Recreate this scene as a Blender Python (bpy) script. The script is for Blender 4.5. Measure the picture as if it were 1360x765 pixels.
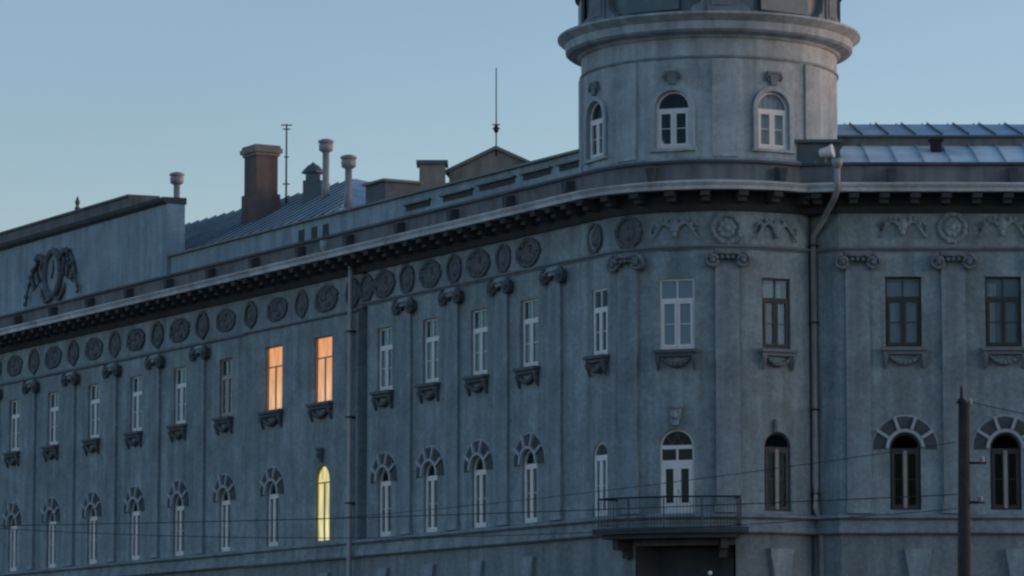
import bpy, math, random
from mathutils import Vector, Matrix
R_ = math.radians
random.seed(7)
scn = bpy.context.scene
for o in list(bpy.data.objects): bpy.data.objects.remove(o)
COL = scn.collection

# ------------------------------------------------------------------ camera
F = 5000.0; W0, H0 = 1360.0, 765.0
HORIZ = 969.0
PITCH = math.atan((HORIZ - H0/2)/F)
CAMZ = 1.7
cam_d = bpy.data.cameras.new('camera'); cam = bpy.data.objects.new('camera', cam_d); COL.objects.link(cam)
cam.location = (0, 0, CAMZ); cam.rotation_euler = (math.pi/2 + PITCH, 0, 0)
cam_d.sensor_width = 36; cam_d.lens = 36*F/W0; cam_d.clip_start = 0.5; cam_d.clip_end = 6000
scn.camera = cam

# ------------------------------------------------------------------ sky, sun, exposure
SUN_EL, SUN_AZ = 4.0, 76.0         # azimuth clockwise from +Y (the view direction)
world = bpy.data.worlds.new('World'); scn.world = world; world.use_nodes = True
nt = world.node_tree; nt.nodes.clear()
sky = nt.nodes.new('ShaderNodeTexSky'); sky.sky_type = 'NISHITA'; sky.sun_disc = False
sky.sun_elevation = R_(SUN_EL); sky.sun_rotation = R_(SUN_AZ)
sky.air_density = 1.0; sky.dust_density = 0.7; sky.ozone_density = 3.5
tint = nt.nodes.new('ShaderNodeMix'); tint.data_type = 'RGBA'; tint.blend_type = 'MULTIPLY'
tint.inputs[0].default_value = 1.0; tint.inputs[7].default_value = (1.62, 1.08, 0.92, 1)
bg = nt.nodes.new('ShaderNodeBackground'); bg.inputs[1].default_value = 0.15
wo = nt.nodes.new('ShaderNodeOutputWorld')
wt = nt.nodes.new('ShaderNodeTexCoord'); wm = nt.nodes.new('ShaderNodeMapping'); wm.inputs['Scale'].default_value = (2.2, 2.2, 7.0)
wn = nt.nodes.new('ShaderNodeTexNoise'); wn.inputs['Scale'].default_value = 1.6; wn.inputs['Detail'].default_value = 3; wn.inputs['Roughness'].default_value = 0.45
wr = nt.nodes.new('ShaderNodeMapRange'); wr.inputs[1].default_value = 0.3; wr.inputs[2].default_value = 0.7; wr.inputs[3].default_value = 0.93; wr.inputs[4].default_value = 1.07
wx = nt.nodes.new('ShaderNodeMix'); wx.data_type = 'RGBA'; wx.blend_type = 'MULTIPLY'; wx.inputs[0].default_value = 1.0
nt.links.new(wt.outputs['Generated'], wm.inputs[0]); nt.links.new(wm.outputs[0], wn.inputs['Vector']); nt.links.new(wn.outputs['Fac'], wr.inputs[0]); nt.links.new(wr.outputs[0], wx.inputs[7])
nt.links.new(sky.outputs[0], tint.inputs[6]); nt.links.new(tint.outputs[2], wx.inputs[6]); nt.links.new(wx.outputs[2], bg.inputs[0]); nt.links.new(bg.outputs[0], wo.inputs[0])
sd = bpy.data.lights.new('sun', 'SUN'); sd.energy = 0.15; sd.angle = R_(30); sd.color = (1.0, 0.95, 0.90)
sun = bpy.data.objects.new('sun', sd); COL.objects.link(sun)
sv = Vector((math.sin(R_(SUN_AZ+37))*math.cos(R_(10)), math.cos(R_(SUN_AZ+37))*math.cos(R_(10)), math.sin(R_(10))))
sun.rotation_euler = sv.to_track_quat('Z', 'Y').to_euler(); sun.location = (60, -40, 60)
vs = scn.view_settings; vs.view_transform = 'Standard'; vs.look = 'None'; vs.gamma = 1; vs.exposure = 1.4
vs.use_curve_mapping = False
scn.cycles.filter_width = 2.4            # the photograph is soft

# ------------------------------------------------------------------ materials
M = {}
def mat(name, col, rough=0.85, var=0.25, scale=1.5, bump=0.0, bscale=30, metal=0.0, streak=0.0, spec=0.3, col2=None, fine=0.0):
    m = bpy.data.materials.new(name); m.use_nodes = True; n = m.node_tree.nodes; l = m.node_tree.links
    b = n['Principled BSDF']; b.inputs['Roughness'].default_value = rough; b.inputs['Metallic'].default_value = metal
    b.inputs['Specular IOR Level'].default_value = spec
    tc = n.new('ShaderNodeTexCoord')
    no = n.new('ShaderNodeTexNoise'); no.inputs['Scale'].default_value = scale; no.inputs['Detail'].default_value = 6; no.inputs['Roughness'].default_value = 0.62
    l.new(tc.outputs['Object'], no.inputs['Vector'])
    rp = n.new('ShaderNodeValToRGB'); rp.color_ramp.elements[0].position = 0.3; rp.color_ramp.elements[1].position = 0.72
    c2 = col2 or tuple(c*(1-var) for c in col)
    rp.color_ramp.elements[0].color = (*c2, 1); rp.color_ramp.elements[1].color = (*[min(1, c*(1+var*0.35)) for c in col], 1)
    l.new(no.outputs['Fac'], rp.inputs[0]); out = rp.outputs[0]
    if streak:
        mp = n.new('ShaderNodeMapping'); mp.inputs['Scale'].default_value = (2.6, 2.6, 0.16); l.new(tc.outputs['Object'], mp.inputs[0])
        n2 = n.new('ShaderNodeTexNoise'); n2.inputs['Scale'].default_value = 1.0; n2.inputs['Detail'].default_value = 5; l.new(mp.outputs[0], n2.inputs['Vector'])
        r2 = n.new('ShaderNodeValToRGB'); r2.color_ramp.elements[0].position = 0.34; r2.color_ramp.elements[1].position = 0.62
        r2.color_ramp.elements[0].color = (1-streak, 1-streak, 1-streak, 1); r2.color_ramp.elements[1].color = (1, 1, 1, 1)
        l.new(n2.outputs['Fac'], r2.inputs[0])
        mx = n.new('ShaderNodeMix'); mx.data_type = 'RGBA'; mx.blend_type = 'MULTIPLY'; mx.inputs[0].default_value = 1
        l.new(out, mx.inputs[6]); l.new(r2.outputs[0], mx.inputs[7]); out = mx.outputs[2]
    if fine:
        n4 = n.new('ShaderNodeTexNoise'); n4.inputs['Scale'].default_value = 7.0; n4.inputs['Detail'].default_value = 7; n4.inputs['Roughness'].default_value = 0.75
        l.new(tc.outputs['Object'], n4.inputs['Vector'])
        r4 = n.new('ShaderNodeValToRGB'); r4.color_ramp.elements[0].position = 0.32; r4.color_ramp.elements[1].position = 0.68
        r4.color_ramp.elements[0].color = (1-fine, 1-fine, 1-fine, 1); r4.color_ramp.elements[1].color = (1+fine*.4, 1+fine*.4, 1+fine*.4, 1)
        l.new(n4.outputs['Fac'], r4.inputs[0])
        n5 = n.new('ShaderNodeTexVoronoi'); n5.feature = 'F1'; n5.inputs['Scale'].default_value = 0.33; n5.inputs['Randomness'].default_value = 1.0
        w5 = n.new('ShaderNodeVectorMath'); w5.operation = 'ADD'; s5 = n.new('ShaderNodeVectorMath'); s5.operation = 'SCALE'; s5.inputs['Scale'].default_value = 1.3
        l.new(no.outputs['Color'], s5.inputs[0]); l.new(s5.outputs[0], w5.inputs[0]); l.new(tc.outputs['Object'], w5.inputs[1]); l.new(w5.outputs[0], n5.inputs['Vector'])
        bw = n.new('ShaderNodeSeparateColor'); l.new(n5.outputs['Color'], bw.inputs[0])
        m5 = n.new('ShaderNodeMapRange'); m5.inputs[3].default_value = 0.88; m5.inputs[4].default_value = 1.06; l.new(bw.outputs[0], m5.inputs[0])
        x4 = n.new('ShaderNodeMix'); x4.data_type = 'RGBA'; x4.blend_type = 'MULTIPLY'; x4.inputs[0].default_value = 1
        x5 = n.new('ShaderNodeMix'); x5.data_type = 'RGBA'; x5.blend_type = 'MULTIPLY'; x5.inputs[0].default_value = 1
        l.new(out, x4.inputs[6]); l.new(r4.outputs[0], x4.inputs[7]); l.new(x4.outputs[2], x5.inputs[6]); l.new(m5.outputs[0], x5.inputs[7]); out = x5.outputs[2]
    l.new(out, b.inputs['Base Color'])
    if bump:
        n3 = n.new('ShaderNodeTexNoise'); n3.inputs['Scale'].default_value = bscale; n3.inputs['Detail'].default_value = 4
        l.new(tc.outputs['Object'], n3.inputs['Vector'])
        bp = n.new('ShaderNodeBump'); bp.inputs['Strength'].default_value = bump; bp.inputs['Distance'].default_value = 0.02
        l.new(n3.outputs['Fac'], bp.inputs['Height']); l.new(bp.outputs[0], b.inputs['Normal'])
    M[name] = m; return m
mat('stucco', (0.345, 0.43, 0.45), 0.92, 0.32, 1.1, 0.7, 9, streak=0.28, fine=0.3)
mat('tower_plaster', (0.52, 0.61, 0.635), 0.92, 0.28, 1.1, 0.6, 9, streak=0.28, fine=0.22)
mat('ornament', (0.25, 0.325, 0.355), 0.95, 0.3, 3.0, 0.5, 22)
mat('deep_stone', (0.085, 0.105, 0.115), 0.95, 0.3, 3.0, 0.5, 22)  # darkest stone tone, for the fan wedges
mat('stucco_low', (0.28, 0.34, 0.355), 0.92, 0.25, 0.9, 0.5, 12, streak=0.25, fine=0.3)
mat('attic_plaster', (0.35, 0.46, 0.51), 0.92, 0.25, 0.8, 0.4, 12, streak=0.25, fine=0.2)
mat('trim', (0.33, 0.405, 0.435), 0.9, 0.3, 1.6, 0.4, 18, streak=0.25, fine=0.25)
mat('cornice_trim', (0.68, 0.73, 0.74), 0.85, 0.42, 0.9, 0.3, 14, fine=0.2)  # pale so the corona reads as a lit line, light put into the colour
mat('soffit_shade', (0.075, 0.085, 0.092), 0.95, 0.3, 1.6, 0.3, 14)  # near-black: shade under cornice and balcony and in the porch put into the colour
mat('dark_stone', (0.14, 0.165, 0.18), 0.95, 0.35, 3.0, 0.6, 22)  # dark stone tone, mostly for relief ornaments
mat('mid_stone', (0.21, 0.25, 0.275), 0.95, 0.3, 3.0, 0.6, 22)  # middle tone of the dark stone
mat('blocking', (0.20, 0.215, 0.22), 0.92, 0.35, 1.2, 0.4, 12, streak=0.3)
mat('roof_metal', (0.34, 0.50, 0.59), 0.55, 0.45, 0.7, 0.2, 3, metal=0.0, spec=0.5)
mat('roof_sky_sheen', (0.70, 0.85, 0.90), 0.6, 0.4, 0.6, 0.2, 3, metal=0.0, spec=0.5)  # paler copy of the roof metal, grazing sky reflection put into the colour
mat('rib', (0.43, 0.48, 0.51), 0.9, 0.2, 3, 0.3, 18)
mat('roof_dark', (0.13, 0.17, 0.19), 0.5, 0.35, 0.8, 0.2, 4, metal=0.4)
mat('white_paint', (0.80, 0.80, 0.78), 0.5, 0.12, 3, spec=0.4)
mat('pink_paint', (0.42, 0.36, 0.36), 0.6, 0.15, 3)
mat('grey_paint', (0.34, 0.33, 0.31), 0.6, 0.25, 3)
mat('brown_paint', (0.06, 0.065, 0.065), 0.6, 0.3, 3)
mat('curtain', (0.62, 0.60, 0.55), 0.9, 0.3, 2.2, streak=0.3)
mat('curtain_dim', (0.36, 0.37, 0.36), 0.9, 0.3, 2.2, streak=0.3)
mat('room_dark', (0.03, 0.03, 0.03), 0.95, 0.2, 1)
mat('brick', (0.165, 0.115, 0.105), 0.92, 0.45, 2.2, 0.8, 9, col2=(0.12, 0.1, 0.09), streak=0.25)
mat('chimney_cap', (0.26, 0.235, 0.21), 0.92, 0.3, 2.5, 0.5, 12)
mat('gable_stone', (0.29, 0.275, 0.24), 0.92, 0.35, 1.8, 0.5, 10, streak=0.2)
mat('zinc', (0.33, 0.33, 0.33), 0.55, 0.3, 3, 0.1, 8, metal=0.3)
mat('pipe_paint', (0.40, 0.42, 0.43), 0.5, 0.25, 2.0, metal=0.1, streak=0.2)
mat('rail_paint', (0.10, 0.12, 0.13), 0.6, 0.3, 5, metal=0.1)
mat('iron', (0.028, 0.028, 0.03), 0.6, 0.3, 5, metal=0.3)
mat('wire', (0.02, 0.02, 0.022), 0.6, 0.2, 5)
mat('wood', (0.062, 0.062, 0.058), 0.9, 0.45, 4, 0.6, 20, streak=0.35)
mat('asphalt', (0.05, 0.05, 0.052), 0.9, 0.3, 2, 0.5, 40)
mat('pavement', (0.17, 0.165, 0.16), 0.9, 0.25, 2, 0.4, 20)
mat('kerb', (0.25, 0.245, 0.24), 0.9, 0.25, 2, 0.4, 20)
mat('ground', (0.09, 0.09, 0.085), 0.95, 0.3, 0.4, 0.3, 5)
mat('porcelain', (0.85, 0.84, 0.8), 0.3, 0.08, 3, spec=0.5)

def lit(name, top, low, strength):
    m = bpy.data.materials.new(name); m.use_nodes = True; n = m.node_tree.nodes; l = m.node_tree.links
    b = n['Principled BSDF']; b.inputs['Base Color'].default_value = (0.5, 0.4, 0.3, 1); b.inputs['Roughness'].default_value = 0.9
    tc = n.new('ShaderNodeTexCoord'); mp = n.new('ShaderNodeMapping'); mp.inputs['Scale'].default_value = (5, 5, 0.8)
    no = n.new('ShaderNodeTexNoise'); no.inputs['Scale'].default_value = 1.0; no.inputs['Detail'].default_value = 4
    l.new(tc.outputs['Object'], mp.inputs[0]); l.new(mp.outputs[0], no.inputs['Vector'])
    sp = n.new('ShaderNodeSeparateXYZ'); l.new(tc.outputs['Object'], sp.inputs[0])
    mr = n.new('ShaderNodeMapRange'); mr.inputs[1].default_value = 0.1; mr.inputs[2].default_value = 2.0; l.new(sp.outputs[2], mr.inputs[0])
    mx = n.new('ShaderNodeMix'); mx.data_type = 'RGBA'; mx.inputs[6].default_value = (*low, 1); mx.inputs[7].default_value = (*top, 1); l.new(mr.outputs[0], mx.inputs[0])
    r = n.new('ShaderNodeMapRange'); r.inputs[1].default_value = 0.3; r.inputs[2].default_value = 0.7; r.inputs[3].default_value = 0.5*strength*0.46; r.inputs[4].default_value = 1.2*strength*0.46
    l.new(no.outputs['Fac'], r.inputs[0])
    l.new(mx.outputs[2], b.inputs['Emission Color']); l.new(r.outputs[0], b.inputs['Emission Strength'])
    M[name] = m
lit('lit_orange', (1.0, 0.34, 0.09), (1.0, 0.47, 0.21), 1.0)
lit('lit_yellow', (1.0, 0.74, 0.27), (1.0, 0.80, 0.36), 0.95)
def glass(name, tintc, body, refl=0.6):
    m = bpy.data.materials.new(name); m.use_nodes = True; n = m.node_tree.nodes; l = m.node_tree.links
    n.remove(n['Principled BSDF']); out = n['Material Output']
    tr = n.new('ShaderNodeBsdfTransparent'); tr.inputs[0].default_value = (*tintc, 1)
    gl = n.new('ShaderNodeBsdfGlossy'); gl.inputs['Roughness'].default_value = 0.06; gl.inputs['Color'].default_value = (0.5, 0.78, 1.0, 1)
    df = n.new('ShaderNodeBsdfDiffuse'); df.inputs[0].default_value = (0.30, 0.40, 0.46, 1)
    fr = n.new('ShaderNodeFresnel'); fr.inputs[0].default_value = 1.5
    tc = n.new('ShaderNodeTexCoord'); no = n.new('ShaderNodeTexNoise'); no.inputs['Scale'].default_value = 1.2
    bp = n.new('ShaderNodeBump'); bp.inputs['Strength'].default_value = 0.15; bp.inputs['Distance'].default_value = 0.02
    l.new(tc.outputs['Object'], no.inputs['Vector']); l.new(no.outputs['Fac'], bp.inputs['Height']); l.new(bp.outputs[0], gl.inputs['Normal'])
    m0 = n.new('ShaderNodeMixShader'); m0.inputs[0].default_value = body; l.new(tr.outputs[0], m0.inputs[1]); l.new(df.outputs[0], m0.inputs[2])
    m1 = n.new('ShaderNodeMixShader'); ge = n.new('ShaderNodeNewGeometry'); iv = n.new('ShaderNodeMath'); iv.operation = 'SUBTRACT'; iv.inputs[0].default_value = 1; l.new(ge.outputs['Backfacing'], iv.inputs[1])
    h_ = n.new('ShaderNodeMath'); h_.operation = 'MULTIPLY'; h_.inputs[1].default_value = refl; l.new(fr.outputs[0], h_.inputs[0])
    mu_ = n.new('ShaderNodeMath'); mu_.operation = 'MULTIPLY'; l.new(h_.outputs[0], mu_.inputs[0]); l.new(iv.outputs[0], mu_.inputs[1])
    l.new(mu_.outputs[0], m1.inputs[0]); l.new(m0.outputs[0], m1.inputs[1]); l.new(gl.outputs[0], m1.inputs[2])
    l.new(m1.outputs[0], out.inputs[0]); M[name] = m
glass('glass', (0.85, 0.9, 0.92), 0.03, 0.45)
glass('glass_sky', (0.8, 0.86, 0.9), 0.05, 1.5)
glass('glass_dark', (0.3, 0.34, 0.36), 0.0, 0.22)
glass('glass_sky_body', (0.85, 0.9, 0.92), 0.55)  # blue sky reflection of the pane put in as diffuse colour
glass('glass_haze', (0.85, 0.9, 0.92), 0.22)

# ------------------------------------------------------------------ mesh helpers
class MB:
    def __init__(s): s.v = []; s.f = []; s.sm = []
    def add(s, vs, fs, smooth=False):
        k = len(s.v); s.v += [tuple(x) for x in vs]
        for f in fs: s.f.append([i+k for i in f]); s.sm.append(smooth)
        return s
    def box(s, x0, x1, y0, y1, z0, z1):
        return s.add([(x0,y0,z0),(x1,y0,z0),(x1,y1,z0),(x0,y1,z0),(x0,y0,z1),(x1,y0,z1),(x1,y1,z1),(x0,y1,z1)],
                     [(0,3,2,1),(4,5,6,7),(0,1,5,4),(1,2,6,5),(2,3,7,6),(3,0,4,7)])
    def prism(s, poly, y0, y1):            # polygon in x,z ; counter-clockwise seen from -y
        n = len(poly)
        return s.add([(x, y0, z) for x, z in poly] + [(x, y1, z) for x, z in poly],
                     [tuple(range(n)), tuple(range(2*n-1, n-1, -1))] + [(i, n+i, n+(i+1) % n, (i+1) % n) for i in range(n)])
    def tube(s, pts, r, n=6, smooth=True):
        pts = [Vector(p) for p in pts]; rs = r if isinstance(r, (list, tuple)) else [r]*len(pts); vs = []; fs = []
        for i, p in enumerate(pts):
            d = (pts[min(i+1, len(pts)-1)] - pts[max(i-1, 0)]).normalized()
            a = d.cross(Vector((0, 0, 1)))
            if a.length < 0.05: a = d.cross(Vector((0, 1, 0)))
            a.normalize(); b = d.cross(a)
            for k in range(n):
                t = 2*math.pi*k/n; vs.append(p + rs[i]*(a*math.cos(t) + b*math.sin(t)))
        for i in range(len(pts)-1):
            for k in range(n): fs.append((i*n+k, i*n+(k+1) % n, (i+1)*n+(k+1) % n, (i+1)*n+k))
        fs += [tuple(range(n))[::-1], tuple(range((len(pts)-1)*n, len(pts)*n))]
        return s.add(vs, fs, smooth)
    def lathe(s, prof, n=24, c=(0, 0, 0), smooth=True, caps=True):
        vs = []; fs = []
        for r, z in prof:
            for k in range(n):
                t = 2*math.pi*k/n; vs.append((c[0]+r*math.cos(t), c[1]+r*math.sin(t), c[2]+z))
        for i in range(len(prof)-1):
            for k in range(n): fs.append((i*n+k, i*n+(k+1) % n, (i+1)*n+(k+1) % n, (i+1)*n+k))
        if caps: fs += [tuple(range(n))[::-1], tuple(range((len(prof)-1)*n, len(prof)*n))]
        return s.add(vs, fs, smooth)
    def ball(s, c, r, nu=8, nv=5, sc=(1, 1, 1)):
        vs = []; fs = []
        for j in range(1, nv):
            p = math.pi*j/nv
            for k in range(nu):
                t = 2*math.pi*k/nu; vs.append((c[0]+sc[0]*r*math.sin(p)*math.cos(t), c[1]+sc[1]*r*math.sin(p)*math.sin(t), c[2]+sc[2]*r*math.cos(p)))
        a = len(vs); vs += [(c[0], c[1], c[2]+sc[2]*r), (c[0], c[1], c[2]-sc[2]*r)]
        for j in range(nv-2):
            for k in range(nu): fs.append((j*nu+k, (j+1)*nu+k, (j+1)*nu+(k+1) % nu, j*nu+(k+1) % nu))
        for k in range(nu): fs.append((a, k, (k+1) % nu)); fs.append((a+1, (nv-2)*nu+(k+1) % nu, (nv-2)*nu+k))
        return s.add(vs, fs, True)
    def mesh(s, name):
        me = bpy.data.meshes.new(name); me.from_pydata(s.v, [], s.f); me.update()
        for p, q in zip(me.polygons, s.sm): p.use_smooth = q
        return me
def obj(name, mb, m, parent=None, mw=None):
    me = mb if isinstance(mb, bpy.types.Mesh) else mb.mesh(name)
    if not me.materials: me.materials.append(M[m])
    o = bpy.data.objects.new(name, me); COL.objects.link(o)
    if parent: o.parent = parent
    if mw is not None: o.matrix_basis = mw
    return o
def tag(o, label, cat=None, group=None, kind=None):
    if label: o['label'] = label
    if cat: o['category'] = cat
    if group: o['group'] = group
    if kind: o['kind'] = kind
    return o
def empty(name, loc=(0, 0, 0)):
    o = bpy.data.objects.new(name, None); COL.objects.link(o); o.location = loc; return o

# ------------------------------------------------------------------ plan of the building
def ray(u, v):
    x = (u-W0/2)/F; y = (H0/2-v)/F
    return Vector((x, math.cos(PITCH)-y*math.sin(PITCH), math.sin(PITCH)+y*math.cos(PITCH)))
def at0(u, v, D): d = ray(u, v); return d*(D/d.y)+Vector((0, 0, CAMZ))
RC = 4.12; DC = 119.0; CX = (947-680)/F*DC; A0, A1 = R_(-60), R_(47)
CC = Vector((CX, DC))
YW = 115.45
def frame(sec, s, off=0.0):
    """position (x,y) on the wall line, outward normal, tangent (to the right seen from the street)"""
    if sec == 'L':
        nrm = Vector((math.sin(A0), -math.cos(A0))); tg = Vector((math.cos(A0), math.sin(A0)))
        return CC + nrm*(RC+off) + tg*s, nrm, tg
    if sec in 'CT':
        a = s/RC; nrm = Vector((math.sin(a), -math.cos(a))); tg = Vector((math.cos(a), math.sin(a)))
        c = CC if sec == 'C' else Vector(((945-680)/F*DC, DC))
        return c + nrm*(RC - (0.03 if sec == 'T' else 0) + off), nrm, tg
    return Vector((s, YW-off)), Vector((0, -1)), Vector((1, 0))
def P(sec, s, z, off=0.0):
    p, n, t = frame(sec, s, off); return (p.x, p.y, z)
def mtx(sec, s, z, off=0.0):
    p, n, t = frame(sec, s, off)
    return Matrix(((t.x, -n.x, 0, p.x), (t.y, -n.y, 0, p.y), (0, 0, 1, z), (0, 0, 0, 1)))
def sL(u, v=500, off=0.0):                 # pixel column -> distance along the left facade
    d = ray(u, v); p, n, t = frame('L', 0, off)
    # p + t*s = k*d
    k = (p.x*t.y - p.y*t.x)/(d.x*t.y - d.y*t.x)
    return ((Vector((d.x, d.y))*k) - p).dot(t)
def sW(u, v=500): d = ray(u, v); return d.x/d.y*YW
def aS(deg): return RC*R_(deg)
XW0 = 10.1; XW1 = 25.0; SLEFT = -60.0
LU = [-82, -31, 20, 71, 125, 181, 239, 300, 364, 429]
LWIN = [-55.57, -51.45] + [sL(u) for u in LU[2:8]] + [sL(363, 500, 0.16), sL(428.5, 500, 0.16)]
RWIN = [sL(u) for u in (511, 572, 636, 703)]
WWIN = [sW(1201), sW(1334), sW(1334)*2-sW(1201), sW(1334)*3-2*sW(1201)]
CANG = (-63.0, -19.0, 26.0)
SPIPE = sL(476); PAV0 = (LWIN[7]+LWIN[8])/2 - 0.15; PAV1 = SPIPE + 0.25; PAVO = 0.16; PAVG = PAV1+0.42

# heights
Z_BAND0, Z_BAND1 = 7.64, 8.20
Z_LSILL, Z_LTOP = 8.29, 10.66
Z_USILL, Z_UTOP = 13.32, 15.50
Z_ARCH, Z_FR1 = 16.42, 17.72
Z_CORN = 18.28

# ------------------------------------------------------------------ ground
GX0, GX1 = -900, 900
g = tag(obj('ground', MB().add([(GX0,-400,-0.02),(GX1,-400,-0.02),(GX1,3000,-0.02),(GX0,3000,-0.02)], [(0,1,2,3)]), 'ground'), None, kind='structure')
def bpath(off=0.0, cor=False, s0=SLEFT, x1=XW1):
    pts = [P('L', s0, 0)[:2]]
    a = A0; end = R_(38) if cor else A1
    n = 26
    for i in range(n+1):
        t = a+(end-a)*i/n; pts.append(P('C', t*RC, 0)[:2])
    pts += [(XW0, YW), (x1, YW)]
    return [Vector(p) for p in pts]
def sweep(path, prof, closed=True, name=None):
    """profile points (offset outwards, z) swept along a plan path"""
    mb = MB(); n = len(path); m = len(prof); vs = []
    for i, p in enumerate(path):
        d0 = (path[i]-path[i-1]).normalized() if i else None
        d1 = (path[i+1]-path[i]).normalized() if i < n-1 else None
        n0 = Vector((d0.y, -d0.x)) if d0 else None; n1 = Vector((d1.y, -d1.x)) if d1 else None
        if n0 is None: q = n1
        elif n1 is None: q = n0
        else:
            q = (n0+n1).normalized(); q = q/max(0.45, q.dot(n0))
        for o, z in prof: vs.append((p.x+q.x*o, p.y+q.y*o, z))
    fs = []
    mm = m if closed else m-1
    for i in range(n-1):
        for k in range(mm): fs.append((i*m+k, (i+1)*m+k, (i+1)*m+(k+1) % m, i*m+(k+1) % m))
    if closed: fs += [tuple(range(m)), tuple(range((n-1)*m, n*m))[::-1]]
    return mb.add(vs, fs)
WP = bpath(); CP = bpath(cor=True)
pv = sweep(WP, [(0.0, -0.01), (0.0, 0.12), (5.0, 0.12), (5.0, -0.01)])
tag(obj('pavement', pv, 'pavement'), None, kind='structure')
tag(obj('kerb', sweep(WP, [(5.0, -0.01), (5.0, 0.124), (5.16, 0.124), (5.16, -0.01)]), 'kerb'), None, kind='structure')
tag(obj('road', MB().add([(-160, 60, -0.012), (120, 60, -0.012), (120, 114, -0.008), (-160, 300, -0.008)], [(0, 1, 2, 3)]), 'asphalt'), None, kind='structure')

# ------------------------------------------------------------------ building
B = tag(empty('corner_building', (CX, DC, 0)), 'long grey stuccoed building with a round corner tower and two lit orange windows', 'building')
_obj = obj
BOFF = Matrix.Translation((-CX, -DC, 0))
def part(name, mb, m, mw=None):             # a part of the building given in world coordinates
    return _obj(name, mb, m, B, BOFF @ (mw if mw is not None else Matrix()))

REV = 0.22
def outline(c, hw, zb, zt, arched, n=10):
    """opening outline from bottom-left up and round to bottom-right"""
    if not arched: return [(c-hw, zb), (c-hw, zt), (c+hw, zt), (c+hw, zb)]
    zs = zt-hw
    return [(c-hw, zb)] + [(c-hw*math.cos(math.pi*i/n), zs+hw*math.sin(math.pi*i/n)) for i in range(n+1)] + [(c+hw, zb)]
def wall(name, m, sec, s0, s1, rows, off=0.0, step=3.0, rev=REV, thick=None):
    """rows: (z0, z1, [(centre, halfwidth, zb, zt, arched)])"""
    mb = MB(); c = lambda s, z, o=0.0: P(sec, s, z, off+o)
    def quad(a, b, z0, z1):
        k = max(1, int(math.ceil((b-a)/step)))
        for i in range(k):
            x0 = a+(b-a)*i/k; x1 = a+(b-a)*(i+1)/k
            mb.add([c(x0, z0), c(x1, z0), c(x1, z1), c(x0, z1)], [(0, 1, 2, 3)])
    for z0, z1, ops in rows:
        cur = s0
        for (cc, hw, zb, zt, ar) in sorted(ops):
            if cc-hw > cur: quad(cur, cc-hw, z0, z1)
            if zb > z0: quad(cc-hw, cc+hw, z0, zb)
            ol = outline(cc, hw, zb, zt, ar)
            top = ol[1:-1]
            for (xa, za), (xb, zb2) in zip(top[:-1], top[1:]):
                if xb-xa > 1e-6 and z1 > min(za, zb2):
                    mb.add([c(xa, za), c(xb, zb2), c(xb, z1), c(xa, z1)], [(0, 1, 2, 3)])
            n = len(ol)
            for i in range(n):
                a, b = ol[i], ol[(i+1) % n]
                mb.add([c(*a), c(a[0], a[1], -rev), c(b[0], b[1], -rev), c(*b)], [(0, 1, 2, 3)])
            cur = cc+hw
        if cur < s1: quad(cur, s1, z0, z1)
    return part(name, mb, m)

# --- openings
HWU, HWL = 0.56, 0.48; LHU, LHL = 0.72, 0.58; LZT = 11.0
lowL = [(s, HWL, Z_LSILL, Z_LTOP, True) for s in LWIN]
lowL[9] = (LWIN[9], LHL, Z_LSILL, LZT, True)
upL = [(s, LHU if i > 7 else HWU, Z_USILL-(0.08 if i > 7 else 0), Z_UTOP+(0.08 if i > 7 else 0), False) for i, s in enumerate(LWIN)]
lowR = [(s, HWL, Z_LSILL, Z_LTOP, True) for s in RWIN]; upR = [(s, HWU, Z_USILL, Z_UTOP, False) for s in RWIN]
GT = 6.35
gl = lambda ss, hw=0.62: [(s, hw, 2.2, GT, True) for s in ss]
inp = lambda ops: [o for o in ops if o[0] > PAV0]; outp = lambda ops: [o for o in ops if o[0] <= PAV0]
ZM = 12.2
wall('wall', 'stucco', 'L', SLEFT, PAV0, [(Z_BAND0, ZM, outp(lowL)), (ZM, Z_CORN, outp(upL))])
wall('wall', 'stucco', 'L', PAV0, PAV1, [(Z_BAND0, ZM, inp(lowL)), (ZM, Z_ARCH-0.2, inp(upL))], off=PAVO)
for a_, b_ in (((PAV1, 0), (PAV1, -.4)), ((PAV1, -.4), (PAVG, -.4)), ((PAVG, -.4), (PAVG, 0))):
    part('wall', MB().add([P('L', a_[0], Z_BAND0, a_[1]), P('L', b_[0], Z_BAND0, b_[1]), P('L', b_[0], Z_CORN, b_[1]), P('L', a_[0], Z_CORN, a_[1])], [(0, 1, 2, 3)]), 'stucco')
for q_ in (PAV1, PAV0):
    vv = [P('L', q_, Z_BAND0), P('L', q_, Z_BAND0, PAVO), P('L', q_, Z_ARCH-0.2, PAVO), P('L', q_, Z_ARCH-0.2)]
    part('wall', MB().add(vv, [(3, 2, 1, 0) if q_ == PAV1 else (0, 1, 2, 3)]), 'stucco')
wall('wall', 'stucco', 'L', PAV0, PAV1, [(Z_ARCH-0.2, Z_CORN, [])])
wall('wall', 'stucco_low', 'L', SLEFT, 0, [(0.1, Z_BAND0, gl(LWIN+RWIN))])
DOOR_A = CANG[1]; DHW = 0.56; DZB = 7.86; DZT = 10.86
SC = sL(797)
cl = [(SC, 0.42, Z_LSILL, 10.6, True), (aS(CANG[1])+.02, DHW, DZB, DZT, True), (aS(CANG[2]), 0.47, Z_LSILL+0.05, 10.78, True)]
cu = [(SC, 0.46, Z_USILL, Z_UTOP-.1, False), (aS(CANG[1])+.05, HWU, Z_USILL, Z_UTOP, False), (aS(CANG[2]), 0.50, Z_USILL+.03, Z_UTOP+.03, False)]
AG = aS(44.0)
wall('wall', 'stucco', 'L', PAVG, 0.57, [(Z_BAND0, ZM, lowR+cl[:1]), (ZM, Z_CORN, upR+cu[:1])])
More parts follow.
